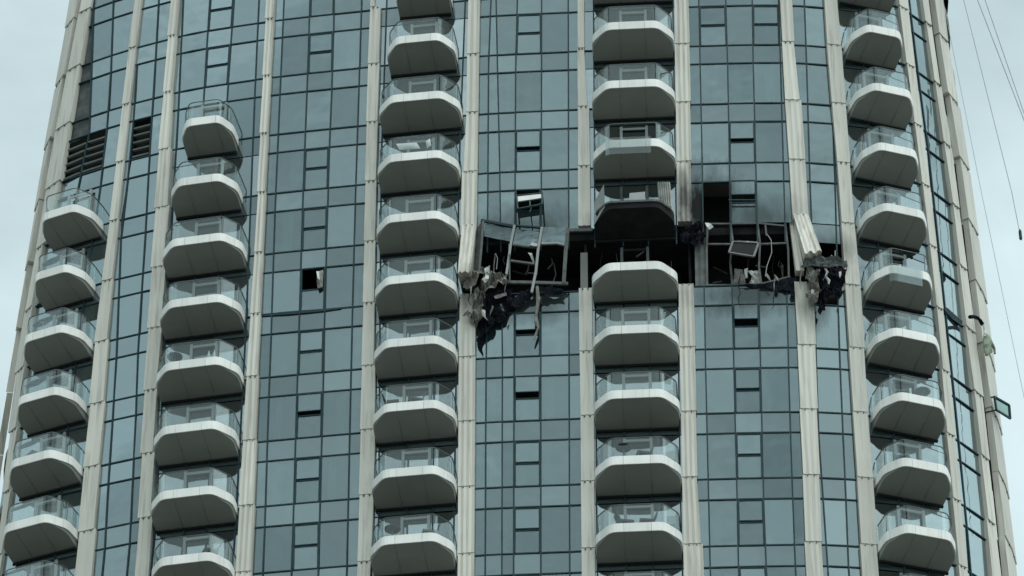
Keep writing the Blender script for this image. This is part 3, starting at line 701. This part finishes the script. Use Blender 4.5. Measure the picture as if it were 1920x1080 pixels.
# ------------------------------------------------------------------ burst storey: bent frames and torn pieces
def fp(px, py, o=0.0):
    s, z = facade_at(px, py); return P(s, z, o)
def shard(name, pts, outs, matk, parent=None, th=.03, rough=.06, sub=3, seed=0, label=None, cat=None, group=None, rag=None):
    """a torn, crumpled sheet: outline on the facade, each corner its own distance out from the wall"""
    if rag is None: rag = 3.2 if name.endswith('_debris') else 0
    if rag:
        rr = random.Random(seed + 900); np_, no_ = [], []
        ol = list(outs) if isinstance(outs, (list, tuple)) else [outs] * len(pts)
        cx, cy = sum(p[0] for p in pts) / len(pts), sum(p[1] for p in pts) / len(pts)
        for i, p in enumerate(pts):
            q = pts[(i + 1) % len(pts)]; L_ = math.hypot(q[0] - p[0], q[1] - p[1]); n_ = max(1, int(L_ / 6))
            np_.append(p); no_.append(ol[i])
            for j in range(1, n_):
                t = j / n_; ex, ey = (q[1] - p[1]) / L_, -(q[0] - p[0]) / L_
                a = rr.uniform(-rag, rag) * (1.5 if j % 2 else .6)
                np_.append((p[0] + (q[0] - p[0]) * t + ex * a, p[1] + (q[1] - p[1]) * t + ey * a)); no_.append(lerp(ol[i], ol[(i + 1) % len(pts)], t) + rr.uniform(-.06, .08))
        pts, outs = np_, no_
    bm = bmesh.new(); c = [fp(x, y, outs[i] if isinstance(outs, (list, tuple)) else outs) for i, (x, y) in enumerate(pts)]
    o = sum(c, Vector()) / len(c)
    vs = [bm.verts.new(v - o) for v in c]; bm.faces.new(vs)
    bmesh.ops.triangulate(bm, faces=bm.faces[:])
    for _ in range(sub): bmesh.ops.subdivide_edges(bm, edges=[e for e in bm.edges if e.calc_length() > .22], cuts=1, use_grid_fill=False); bmesh.ops.triangulate(bm, faces=bm.faces[:])
    rs = random.Random(seed)
    so_ = Vector((rs.uniform(0, 50), rs.uniform(0, 50), 0))
    for v in bm.verts:
        q = v.co * 2.1 + so_
        v.co += Vector((mnoise.noise(q) * .5, mnoise.noise(q + Vector((9, 0, 0))) * 1.6, mnoise.noise(q + Vector((0, 9, 0))) * .5)) * rough * 2
        v.co.y += rs.uniform(-1, 1) * rough
    bmesh.ops.recalc_face_normals(bm, faces=bm.faces[:])
    ex = bmesh.ops.extrude_face_region(bm, geom=bm.faces[:] , use_keep_orig=True)
    for v in ex['geom']:
        if isinstance(v, bmesh.types.BMVert): v.co.y += th
    bmesh.ops.recalc_face_normals(bm, faces=bm.faces[:])
    me = bpy.data.meshes.new(name); bm.to_mesh(me); bm.free(); me.materials.append(M[matk])
    ob = bpy.data.objects.new(name, me); C.objects.link(ob); put(ob, o, parent)
    if label: tag(ob, label, cat, group, 'thing')
    return ob
def bent(name, pts, outs, wd, matk, parent, dp=None, label=None):
    m = MB(); q = [fp(x, y, outs) for x, y in pts]
    for a, b in zip(q, q[1:]): m.bar(a, b, wd, dp or wd)
    ob = m.build(name, matk, parent)
    if label: ob['label'] = label
    return ob
G3, G4, G5, B4, G6 = (BAY[k] for k in ('G3', 'G4', 'G5', 'B4', 'G6'))
rw = random.Random(77)
for x0, x1, bay in ((912, 1062, G3), (1120, 1262, B4), (1330, 1474, G4), (1530, 1578, G5)):
    for i in range(max(2, int((x1 - x0) / 22))):
        x = rw.uniform(x0, x1); y = 462 + rw.uniform(-4, 6); d = rw.uniform(12, 52)
        bent('dangling_wire', [(x, y), (x + rw.uniform(-4, 4), y + d * .5), (x + rw.uniform(-9, 9), y + d)], -rw.uniform(.3, 1.4), rw.choice((.02, .03, .05)), rw.choice(('frame_grey', 'frame_grey', 'burnt', 'shred')), bay)
    for i in range(3):
        x = rw.uniform(x0, x1 - 20); y = 470 + rw.uniform(-4, 40)
        bent('ceiling_rail', [(x, y), (x + rw.uniform(14, 34), y + rw.uniform(-14, 14))], -rw.uniform(.4, 1.2), .06, 'frame_grey' if i else 'burnt', bay)
# right of the balcony column: burnt out grid of frames
for pts in ([(1327, 418), (1325, 470), (1326, 536)], [(1369, 417), (1374, 452), (1369, 492), (1373, 534)], [(1420, 419), (1425, 456), (1423, 500), (1427, 532)], [(1472, 420), (1478, 470), (1479, 520)]):
    bent('bent_mullion', pts, .0, .085, 'frame_grey', G4)
for pts in ([(1322, 420), (1372, 420), (1420, 419), (1474, 424)], [(1326, 458), (1372, 458)], [(1372, 457), (1424, 459)], [(1424, 458), (1478, 456)], [(1322, 535), (1372, 535), (1425, 533), (1482, 519)]):
    bent('bent_transom', pts, .0, .075, 'frame_grey', G4)
for i, (a, b, c_, d) in enumerate((((1374, 456), (1422, 460), (1413, 498), (1367, 489)),)):
    m = MB(); q = [fp(*p, o_) for p, o_ in ((d, .55), (c_, .6), (b, .12), (a, .08))]
    n = (q[1] - q[0]).cross(q[3] - q[0]).normalized(); n = n if n.y < 0 else -n
    frame_ring(m, *q, n, wd=.09, dp=.07, m=1); m.hexa(q, [v - n * .03 for v in q], 0)
    ob = m.build('casement_window', ['dark', 'frame_grey'], G4); ob['label'] = 'twisted casement hanging in the burnt opening'
shard('torn_curtain', [(1378, 500), (1392, 503), (1397, 520), (1401, 532), (1374, 533)], [-.1, -.2, -.15, 0, 0], 'shred', G4, seed=4)
shard('torn_curtain', [(1404, 506), (1422, 500), (1427, 531), (1403, 532), (1410, 518)], [-.1, -.2, -.15, 0, 0], 'shredpale', G4, seed=5)
shard('torn_curtain', [(1396, 504), (1403, 504), (1402, 518), (1398, 518)], -.05, 'cloth', G4, seed=6)
shard('ceiling_strip', [(1382, 453), (1420, 456), (1416, 461), (1398, 459)], .1, 'shredpale', G4, seed=8, sub=1)
bent('dangling_wire', [(1438, 440), (1446, 452), (1447, 475), (1438, 500), (1435, 520)], .05, .03, 'jamb', G4)
bent('dangling_wire', [(1435, 425), (1437, 445)], .1, .07, 'frame_grey', G4)
# left of the balcony column: the curtain wall pushed out as a buckled frame
for pts, wd, mk in (([(908, 426), (905, 470), (901, 516)], .10, 'frame_grey'), ([(966, 434), (959, 470), (951, 526)], .10, 'jamb'), ([(1017, 438), (1010, 480), (1006, 520), (998, 560)], .11, 'jamb'),
                    ([(1066, 440), (1062, 480), (1058, 543)], .16, 'frame_grey'), ([(956, 470), (957, 541)], .07, 'frame_grey')):
    bent('bent_mullion', pts, .42, wd, mk, G3, dp=.10)
for pts, wd, mk in (([(904, 424), (935, 430), (966, 436)], .12, 'frame'), ([(966, 434), (1016, 438)], .07, 'frame'), ([(1016, 468), (1046, 467), (1062, 471)], .08, 'jamb'), ([(959, 500), (1003, 506)], .09, 'frame_grey'),
                    ([(953, 540), (1008, 541), (1066, 543)], .14, 'frame_grey'), ([(1070, 443), (1112, 442)], .16, 'frame_grey'), ([(962, 470), (1010, 476)], .07, 'frame_grey')):
    bent('bent_transom', pts, .40, wd, mk, G3, dp=.10)
for pts, o_ in (([(911, 429), (963, 437), (959, 462), (909, 453)], .36), ([(968, 440), (1012, 444), (1008, 475), (963, 468)], .38), ([(1018, 436), (1066, 437), (1062, 468), (1016, 466)], .38)):
    shard('spandrel_pane', pts, o_, 'spandrel', G3, rough=.012, sub=2, seed=int(o_ * 100) + pts[0][0])
shard('side_flashing', [(893, 432), (906, 425), (902, 512), (888, 524)], [.1, .4, .4, .1], 'frame_grey', G3, rough=.02, seed=12)
shard('torn_lining', [(992, 482), (1000, 485), (1004, 505), (999, 500)], .35, 'shredpale', G3, seed=13, sub=1)
shard('torn_lining', [(1000, 464), (1011, 470), (1007, 478), (995, 472)], .5, 'shredpale', G3, seed=14, sub=1)
bent('dangling_wire', [(929, 475), (933, 485), (931, 505)], .0, .03, 'jamb', G3)
# top hung casement torn half off above it
m = MB(); q = [fp(*p, o_) for p, o_ in (((974, 418), .95), ((1019, 409), .95), ((1017, 366), .12), ((969, 371), .12))]
mid = [q[0].lerp(q[3], .52), q[1].lerp(q[2], .52)]
n = (q[1] - q[0]).cross(q[3] - q[0]).normalized(); n = n if n.y < 0 else -n
m.hexa([mid[0], mid[1], q[2], q[3]], [v - n * .03 for v in (mid[0], mid[1], q[2], q[3])], 0)
frame_ring(m, *q, n, wd=.07, dp=.07, m=1); m.bar(mid[0], mid[1], .06, .06, 1); m.bar(q[0].lerp(q[1], .5), mid[0].lerp(mid[1], .5), .05, .05, 1); m.bar(q[0].lerp(q[1], .55), fp(996, 424, .95), .06, .05, 1)
ob = m.build('casement_window', ['cloth', 'frame'], G3); ob['label'] = 'torn casement hanging open with a white blind'
m = MB(); m.bar(fp(1366, 381, .22), fp(1418, 381, .22), .05, .05); ob = m.build('window_stay', 'frame', G4)
# black opening with a cloth in the left glass bay
m = MB(); q = [fp(*p, -.08) for p in ((591, 543), (606, 541), (606, 508), (596, 508))]
shard('torn_curtain', [(594, 515), (606, 509), (607, 542), (597, 545)], [.15, .1, .15, .2], 'shred', BAY['G2'], seed=21, sub=2, rough=.04)
shard('torn_curtain', [(595, 517), (600, 515), (602, 533), (598, 530)], .3, 'cloth', BAY['G2'], seed=22, sub=1, rough=.03)
# slack joint below that bay: the panes have parted, a dark strip stands in for the shade of the gap
shard('gasket_strip', [(489, 590), (530, 586.5), (570, 583), (610, 580), (640, 578.5), (640, 580), (612, 584), (575, 588), (540, 591), (489, 594)], .055, 'frame', BAY['G2'], seed=23, sub=1, rough=.004)
# hanging debris: things of their own
K = 'debris hanging from the burst storey'
shard('cladding_debris', [(866, 535), (888, 520), (905, 517), (912, 524), (900, 540), (885, 548), (868, 550)], [.2, .5, .6, .6, .7, .5, .2], 'shred', seed=31, rough=.12, label='crumpled dark grey cladding heap beneath the torn left fin panel', cat='debris', group=K)
shard('cladding_debris', [(915, 526), (935, 522), (957, 528), (955, 545), (930, 556), (912, 556), (906, 545)], [.5, .6, .6, .5, .6, .5, .5], 'shred', seed=32, rough=.12, label='crumpled brown grey sheet bulging below the buckled left window frame', cat='debris', group=K)
shard('lining_debris', [(912, 520), (922, 518), (919, 545), (912, 552), (907, 545), (914, 540)], .75, 'shredpale', seed=33, rough=.05, sub=2, label='bright white curled strip at the foot of the buckled left frame', cat='debris', group=K)
shard('insulation_debris', [(893, 550), (912, 552), (915, 575), (905, 600), (893, 622), (887, 612), (872, 607), (886, 598), (890, 575)], [.4, .5, .6, .5, .4, .35, .45, .35, .35], 'shred', seed=34, rough=.12, label='long ragged beige insulation hanging over the pale fin left of the blast', cat='debris', group=K)
shard('insulation_debris', [(900, 588), (906, 592), (912, 606), (918, 617), (904, 604), (898, 596)], .55, 'shredpale', seed=35, rough=.05, sub=2, label='small pale pointed shred among the hanging insulation on the left', cat='debris', group=K)
shard('membrane_debris', [(912, 562), (935, 552), (962, 552), (962, 575), (950, 600), (938, 612), (928, 610), (916, 630), (906, 645), (905, 668), (898, 655), (895, 640), (897, 615), (910, 596)], [.25, .3, .35, .3, .3, .3, .3, .25, .25, .3, .3, .2, .2, .2], 'membrane', seed=36, rough=.07, rag=2.4, label='large black membrane hanging in tatters under the buckled left frame', cat='debris', group=K)
shard('membrane_debris', [(928, 566), (944, 560), (950, 558), (952, 565), (940, 571), (930, 572)], .42, 'shred', seed=37, rough=.04, sub=2, label='small grey flap caught in the black hanging membrane', cat='debris', group=K)
shard('beam_debris', [(962, 567), (1002, 549), (1006, 564), (964, 584)], [.3, .35, .35, .3], 'membrane', seed=38, rough=.03, label='black slanting beam below the buckled left frame', cat='debris', group=K)
shard('membrane_debris', [(1012, 549), (1061, 548), (1058, 560), (1014, 563)], [.3, .3, .4, .4], 'membrane', seed=39, rough=.04, label='short black flap along the right foot of the buckled frame', cat='debris', group=K)
m = MB(); q = [fp(x, y, o_) for x, y, o_ in ((1008, 548, .4), (1010, 572, .35), (1006, 600, .3), (1006, 612, .32), (1010, 622, .3), (1006, 634, .3), (1002, 645, .3))]
m.tube(q, [.07, .09, .06, .09, .05, .06, .03], 6); tag(m.build('strap_debris', 'shred'), 'long twisted grey strip dangling across the casement below the blast', 'debris', K, 'thing')
shard('membrane_debris', [(1385, 537), (1430, 536), (1470, 525), (1494, 520), (1490, 543), (1480, 549), (1459, 546), (1458, 555), (1454, 555), (1453, 544), (1420, 541)], .10, 'membrane', seed=40, rough=.03, rag=1.5, label='black torn sheet sagging along the foot of the right burnt opening', cat='debris', group=K)
shard('membrane_debris', [(1478, 530), (1492, 526), (1490, 560), (1484, 562)], .2, 'membrane', seed=41, rough=.04, sub=2, label='narrow black tatter beside the fin right of the burnt opening', cat='debris', group=K)
shard('cladding_debris', [(1505, 500), (1530, 502), (1560, 498), (1586, 496), (1587, 506), (1558, 511), (1525, 514), (1500, 512)], [.5, .6, .6, .3, .3, .6, .6, .4], 'frame_grey', seed=42, rough=.05, label='dark grey beam end sticking out below the bent right fin panel', cat='debris', group=K)
shard('insulation_debris', [(1508, 510), (1522, 512), (1532, 520), (1534, 552), (1528, 580), (1521, 586), (1516, 565), (1520, 540), (1510, 530)], [.4, .5, .5, .45, .4, .4, .35, .4, .4], 'shred', seed=43, rough=.12, label='ragged brown insulation hanging over the fin under the bent right panel', cat='debris', group=K)
shard('insulation_debris', [(1519, 556), (1525, 560), (1527, 572), (1522, 578), (1518, 570)], .6, 'shredpale', seed=44, rough=.05, sub=2, label='small pale tuft near the foot of the brown hanging insulation', cat='debris', group=K)
shard('membrane_debris', [(1534, 512), (1585, 506), (1582, 535), (1578, 553), (1560, 556), (1550, 566), (1540, 585), (1533, 578), (1538, 545)], [.2, .2, .2, .2, .2, .25, .25, .25, .2], 'membrane', seed=45, rough=.08, label='black ragged membrane hanging over the narrow right glass strip', cat='debris', group=K)
m = MB(); q = [fp(x, y, .5) for x, y in ((1543, 516), (1548, 524), (1545, 532), (1551, 540), (1550, 548))]
m.tube(q, [.03, .06, .05, .07, .03], 6); tag(m.build('duct_debris', 'shredpale'), 'pale curled strip in front of the black membrane on the right', 'debris', K, 'thing')
m = MB(); m.bar(fp(1542, 496, .05), fp(1560, 479, .0), .05, .04); m.bar(fp(1566, 486, 0), fp(1566, 470, 0), .04, .04)
tag(m.build('bracket_debris', 'jamb'), 'thin bent metal struts inside the small black opening on the right', 'debris', K, 'thing')
shard('membrane_debris', [(1526, 588), (1530, 590), (1531, 612), (1529, 614)], .2, 'membrane', seed=46, rough=.02, sub=1, label='thin black streamer low on the fin under the right debris', cat='debris', group=K)
shard('lining_debris', [(1322, 425), (1330, 428), (1337, 434), (1330, 439), (1326, 436)], .3, 'cloth', seed=47, rough=.06, sub=2, label='small white scrap at the top left corner of the right burnt opening', cat='debris', group=K)
shard('membrane_debris', [(1272, 430), (1318, 418), (1322, 440), (1316, 466), (1305, 472), (1298, 460), (1276, 455)], [0, .1, .1, .15, .15, .1, 0], 'membrane', seed=48, rough=.10, label='dark sheet bunched under the scorched fin beside the burnt balcony', cat='debris', group=K)
rs2 = random.Random(41)
zones = ((872, 905, 540, 625, 'left fin'), (905, 960, 520, 600, 'buckled left frame'), (1500, 1535, 505, 585, 'right fin'), (1378, 1490, 520, 548, 'right burnt opening'), (1536, 1580, 505, 560, 'narrow right glass strip'))
SCR = {}
for zi, (x0, x1, y0, y1, where) in enumerate(zones):
    for i in range({'right burnt opening': 2, 'narrow right glass strip': 4}.get(where, 5)):
        x, y = rs2.uniform(x0, x1), rs2.uniform(y0, y1); w_, h_ = rs2.uniform(2, 5), rs2.uniform(5, 17); a = rs2.uniform(-.7, .7)
        pp = [(x + math.cos(a) * u * w_ - math.sin(a) * v * h_, y + math.sin(a) * u * w_ + math.cos(a) * v * h_) for u, v in ((-.5, -.5), (.5, -.45), (.7, .1), (.15, .6), (-.4, .2))]
        mk = rs2.choice(('shred', 'shred', 'shredpale', 'membrane', 'frame_grey')); cw = {'shred': 'brown grey', 'shredpale': 'pale', 'membrane': 'black', 'frame_grey': 'dark grey'}[mk]
        ob = shard('scrap_debris', pp, rs2.uniform(.35, .75), mk, seed=300 + zi * 10 + i, rough=.05, sub=2, rag=1.2, label='scrap', cat='debris', group='torn scraps in the wreckage')
        SCR.setdefault((cw, where), []).append(ob)
    for i in range(2):
        x, y = rs2.uniform(x0, x1), rs2.uniform(y0, y0 + 20)
        q = [fp(x + rs2.uniform(-3, 3) * j, y + 11 * j, .5 + rs2.uniform(-.1, .1)) for j in range(4)]
        m = MB(); m.tube(q, [.02, .025, .02, .012], 5); ob = m.build('cable_debris', rs2.choice(('shred', 'membrane')))
        tag(ob, 'cable', 'cable', 'cables in the wreckage', 'thing'); SCR.setdefault(('cable', where), []).append(ob)
HOW = {1: ('only',), 2: ('upper', 'lower'), 3: ('highest', 'middle', 'lowest'), 4: ('highest', 'second highest', 'third highest', 'lowest'), 5: ('highest', 'second highest', 'middle', 'second lowest', 'lowest'), 6: ('highest', 'second highest', 'third highest', 'third lowest', 'second lowest', 'lowest')}
for (cw, where), obs in SCR.items():
    obs.sort(key=lambda o: -o.location.z)
    for h_, ob in zip(HOW[len(obs)], obs):
        ob['label'] = ('%s thin loose cable dangling at the %s' % (h_, where)) if cw == 'cable' else '%s small torn %s scrap at the %s' % (h_, cw, where)
# damage further right on the tower
shard('gasket_strip', [(1768, 576), (1776, 582), (1801, 604), (1800, 614), (1782, 598), (1769, 585)], .10, 'frame', G6, seed=51, rough=.02, sub=1)
m = MB(); m.tube([P(facade_at(x, y)[0], facade_at(x, y)[1], .55) for x, y in ((1799, 604), (1806, 603), (1813, 605), (1818, 610), (1822, 617))], .085, 6)
tag(m.build('burnt_rope', 'membrane'), 'black charred band wrapped over the right edge fin', 'debris', 'loose pieces on the right edge of the tower')
m = MB(); m.tube([P(facade_at(x, y)[0], facade_at(x, y)[1], .6) for x, y in ((1824, 634), (1827, 641), (1829, 650), (1828, 658), (1830, 666), (1827, 675))], [.05, .16, .22, .17, .20, .06], 9)
m.tube([P(facade_at(x, y)[0], facade_at(x, y)[1], .62) for x, y in ((1831, 644), (1836, 655), (1840, 662), (1841, 671))], [.07, .09, .06, .05], 7)
tag(m.build('torn_cloth', 'greencloth'), 'pale green rag snagged on the right edge of the tower', 'cloth', 'loose pieces on the right edge of the tower')
m = MB(); m.tube([P(facade_at(x, y)[0], facade_at(x, y)[1], .6) for x, y in ((1822, 618), (1824, 628), (1825, 640))], .06, 6)
tag(m.build('white_rope', 'cloth'), 'short white cord between the charred band and the green rag', 'cord', 'loose pieces on the right edge of the tower')
# a sash standing open on the right edge
Y_ = DIST + 4.5
m = MB(); q = [spot(x, y, Y_ + dy) for x, y, dy in ((1868, 769, -.5), (1894, 785, .3), (1892, 760, .3), (1864, 744, -.5))]
n = (q[1] - q[0]).cross(q[3] - q[0]).normalized(); n = n if n.y < 0 else -n
m.hexa(q, [v - n * .02 for v in q], 0); frame_ring(m, *q, n, wd=.09, dp=.07, m=1)
m.bar(q[0], q[0] + Vector((-1.2, .6, .1)), .05, .05, 1); m.bar(q[3], q[3] + Vector((-1.2, .6, .1)), .05, .05, 1)
ob = m.build('casement_window', ['sash', 'frame'], tower); ob['label'] = 'open sash standing out from the right edge'

# ------------------------------------------------------------------ things on the balconies
def bal(col, k): return BALC[(col, k)][1]
def furn(name, parts, label, cat, group, at):
    e = empty(name, at); tag(e, label, cat, group)
    for nm, mb_, mk in parts: mb_.build(nm, mk, e)
    return e
def disc(c, r, h, n=14):
    m = MB(); a = [c + Vector((r * math.cos(2 * math.pi * i / n), r * math.sin(2 * math.pi * i / n), 0)) for i in range(n)]
    b = [p + Vector((0, 0, h)) for p in a]; m.add(a + b, [tuple(range(n))[::-1], tuple(range(n, 2 * n))] + [(i, (i + 1) % n, n + (i + 1) % n, n + i) for i in range(n)]); return m
def round_table(col, k, x, y, label):
    X = bal(col, k); o = X((x, y), 0); U = Vector((0, 0, 1))
    leg = MB(); leg.tube([o + U * .03, o + U * .68], .035, 8)
    furn('round_table', [('table_top', disc(o + U * .68, .34, .04), 'furn'), ('leg', leg, 'rail'), ('foot_plate', disc(o, .22, .03), 'rail')], label, 'table', 'balcony tables', o)
def lounge_chair(col, k, x, y, label, mk='furn', turn=0.0):
    X = bal(col, k); o = X((x, y), 0); U = Vector((0, 0, 1)); a = Vector((math.cos(turn), math.sin(turn), 0)); b = Vector((-a.y, a.x, 0))
    s = MB(); s.box(o + U * .38, a * .30, b * .30, U * .05)
    bk = MB(); bk.hexa([o + U * .43 + a * .30 - b * .26, o + U * .43 + a * .30 + b * .26, o + U * .43 + a * .24 + b * .26, o + U * .43 + a * .24 - b * .26],
                       [o + U * .86 + a * .46 - b * .24, o + U * .86 + a * .46 + b * .24, o + U * .86 + a * .41 + b * .24, o + U * .86 + a * .41 - b * .24])
    P_ = [('seat', s, mk), ('backrest', bk, mk)]
    for sx in (-.26, .26):
        for sy in (-.26, .26):
            l = MB(); l.tube([o + a * sx + b * sy, o + a * sx + b * sy + U * .34], .02, 6); P_.append(('leg', l, 'rail'))
    furn('balcony_chair', P_, label, 'chair', 'balcony chairs', o)
round_table('B2', 5, -.95, 1.23, 'dark round table on the second column balcony that also holds two white lanterns')
for x, lb in ((.62, 'left white lantern of the pair beside the dark round table'), (.86, 'right white lantern of the pair beside the dark round table')):
    X = bal('B2', 5); o = X((x, 1.45), 0); U = Vector((0, 0, 1)); bd = MB(); bd.tube([o, o + U * .05, o + U * .42, o + U * .52, o + U * .62], [.07, .075, .06, .03, .012], 8)
    cp = MB(); cp.tube([o + U * .62, o + U * .66], .02, 8)
    furn('lantern', [('body', bd, 'cloth'), ('cap', cp, 'rail')], lb, 'lantern', 'white lanterns', o)
round_table('B4', 7, -.55, 1.43, 'dark round table on the second lowest full balcony of the middle right column')
lounge_chair('B4', 7, .25, 1.23, 'low dark chair beside the round table in the middle right balcony column', turn=.2)
lounge_chair('B4', 8, -.5, 1.18, 'left dark chair on the lowest full balcony of the middle right column', turn=3.3)
lounge_chair('B4', 8, .35, 1.18, 'right dark chair with raised back on the lowest middle right balcony', turn=.1)
lounge_chair('B3', 6, -.85, 1.18, 'left dark chair on the balcony two above the lowest in the middle left column', turn=3.0)
lounge_chair('B3', 6, .1, 1.23, 'right dark chair on the balcony two above the lowest in the middle left column', turn=.3)
round_table('B3', 8, -.75, 1.28, 'dark small table on the lowest full balcony of the middle left column')
lounge_chair('B3', 8, .75, 1.13, 'grey chair on the lowest full balcony of the middle left column', 'rail', turn=.2)
lounge_chair('B5', 6, -.55, 1.18, 'grey chair on the right column balcony holding a round table', 'rail', turn=3.0)
round_table('B5', 6, .35, 1.23, 'dark round table on the balcony of the right hand column')
lounge_chair('B5', 7, -.7, 1.18, 'grey curved chair just below the balcony with a table in the right column', 'rail', turn=2.8)
lounge_chair('B1', 6, -.2, 1.18, 'dark chair behind glass on the far left column of balconies', turn=.6)
lounge_chair('B2', 8, .85, 1.18, 'dark chair on the lowest balcony of the second column from the left', turn=.4)
X = bal('B3', 2)
def cushion(col, k, x, y, z, sx, sz, tilt, label, mk='cloth', name='cushion'):
    X = bal(col, k); o = X((x, y), z); m = MB(); n = 7
    t_, n_ = frame(0); g = []
    for j in range(n):
        for i in range(n):
            u, v = i / (n - 1) * 2 - 1, j / (n - 1) * 2 - 1
            pu = .09 * (1 - u ** 4) * (1 - v ** 4)
            g.append((u, v, pu))
    ct, st = math.cos(tilt), math.sin(tilt)
    def w_(u, v, d): return o + Vector(((u * ct - v * st) * sx, -d + .1 * v, (u * st * .8 + v * ct) * sz))
    fs = [(j * n + i, j * n + i + 1, (j + 1) * n + i + 1, (j + 1) * n + i) for j in range(n - 1) for i in range(n - 1)]
    m.add([w_(u, v, d + .01) for u, v, d in g], fs); m.add([w_(u, v, -d) for u, v, d in g], [f[::-1] for f in fs])
    tag(m.build(name, mk, smooth=True), label, 'cushion', 'things thrown about on the balconies')
cushion('B3', 2, -.35, 1.4, .70, .46, .26, .18, 'large white crumpled cushion behind the glass of the balcony left of the blast')
cushion('B3', 2, .55, 1.4, .75, .10, .30, .35, 'narrow upright white pillow beside the crumpled cushion on the same balcony')
q_ = shard('railing_pane', [(1136, 389), (1138, 431), (1115, 448), (1117, 402)], [1.6, 1.6, .9, .9], 'jamb', BALC[('B4', 3)][0], rough=.004, sub=1, th=.02); q_['label'] = 'cloudy side pane hanging at the left end'
# above the burnt balcony: a pale box and a blown curtain
X = bal('B4', 3); m = MB(); o = X((.15, 1.25), .36); m.hexa([o + Vector(v) for v in ((-.34, -.2, -.36), (.34, -.2, -.36), (.34, .2, -.36), (-.34, .2, -.36))], [o + Vector(v) for v in ((-.32, -.2, .30), (.36, -.2, .38), (.36, .2, .38), (-.32, .2, .30))])
tag(m.build('storage_box', 'jamb'), 'pale box standing on the burnt balcony', 'box')
o = X((1.25, .55), 0); m = MB(); n = 13
top = [o + Vector((lerp(-.22, .34, i / (n - 1)), .05 * (-1) ** i, 1.95)) for i in range(n)]; bot = [o + Vector((lerp(-.16, .42, i / (n - 1)), .07 * (-1) ** i - .2, .02)) for i in range(n)]
m.add(top + bot, [(i, i + 1, n + i + 1, n + i) for i in range(n - 1)])
m.add([p + Vector((0, .02, 0)) for p in top] + [p + Vector((0, .02, 0)) for p in bot], [(n + i, n + i + 1, i + 1, i) for i in range(n - 1)])
tag(m.build('blown_curtain', 'shredpale'), 'white curtain blown out onto the burnt balcony at its right end', 'curtain')

# ------------------------------------------------------------------ cables in the sky beside the tower
KC = 'cables running down beside the tower'
for pts, r_, lb in (([(1760, -40), (1768, 0), (1840, 360), (1915, 720), (1960, 935)], .012, 'faint inner cable nearest the tower edge'),
                ([(1798, -40), (1807, 0), (1897, 360), (1912, 436)], .018, 'cable that ends at a small dark weight'),
                ([(1823, -40), (1833, 0), (1920, 225), (1960, 328)], .022, 'darker cable leaving at the upper right edge of the photo'),
                ([(1836, -40), (1847, 0), (1920, 212), (1960, 315)], .020, 'outermost cable at the upper right')):
    m = MB(); q = [spot(x, y, DIST + 3) for x, y in pts]; m.tube(q, r_, 6); tag(m.build('cable', 'cable'), lb, 'cable', KC)
m = MB(); m.tube([spot(1912, 430, DIST + 3), spot(1912.5, 434, DIST + 3), spot(1914, 448, DIST + 3), spot(1914.5, 450, DIST + 3)], [.03, .07, .07, .03], 8)
tag(m.build('cable_weight', 'frame'), 'small dark weight at the end of a hanging cable', 'weight')
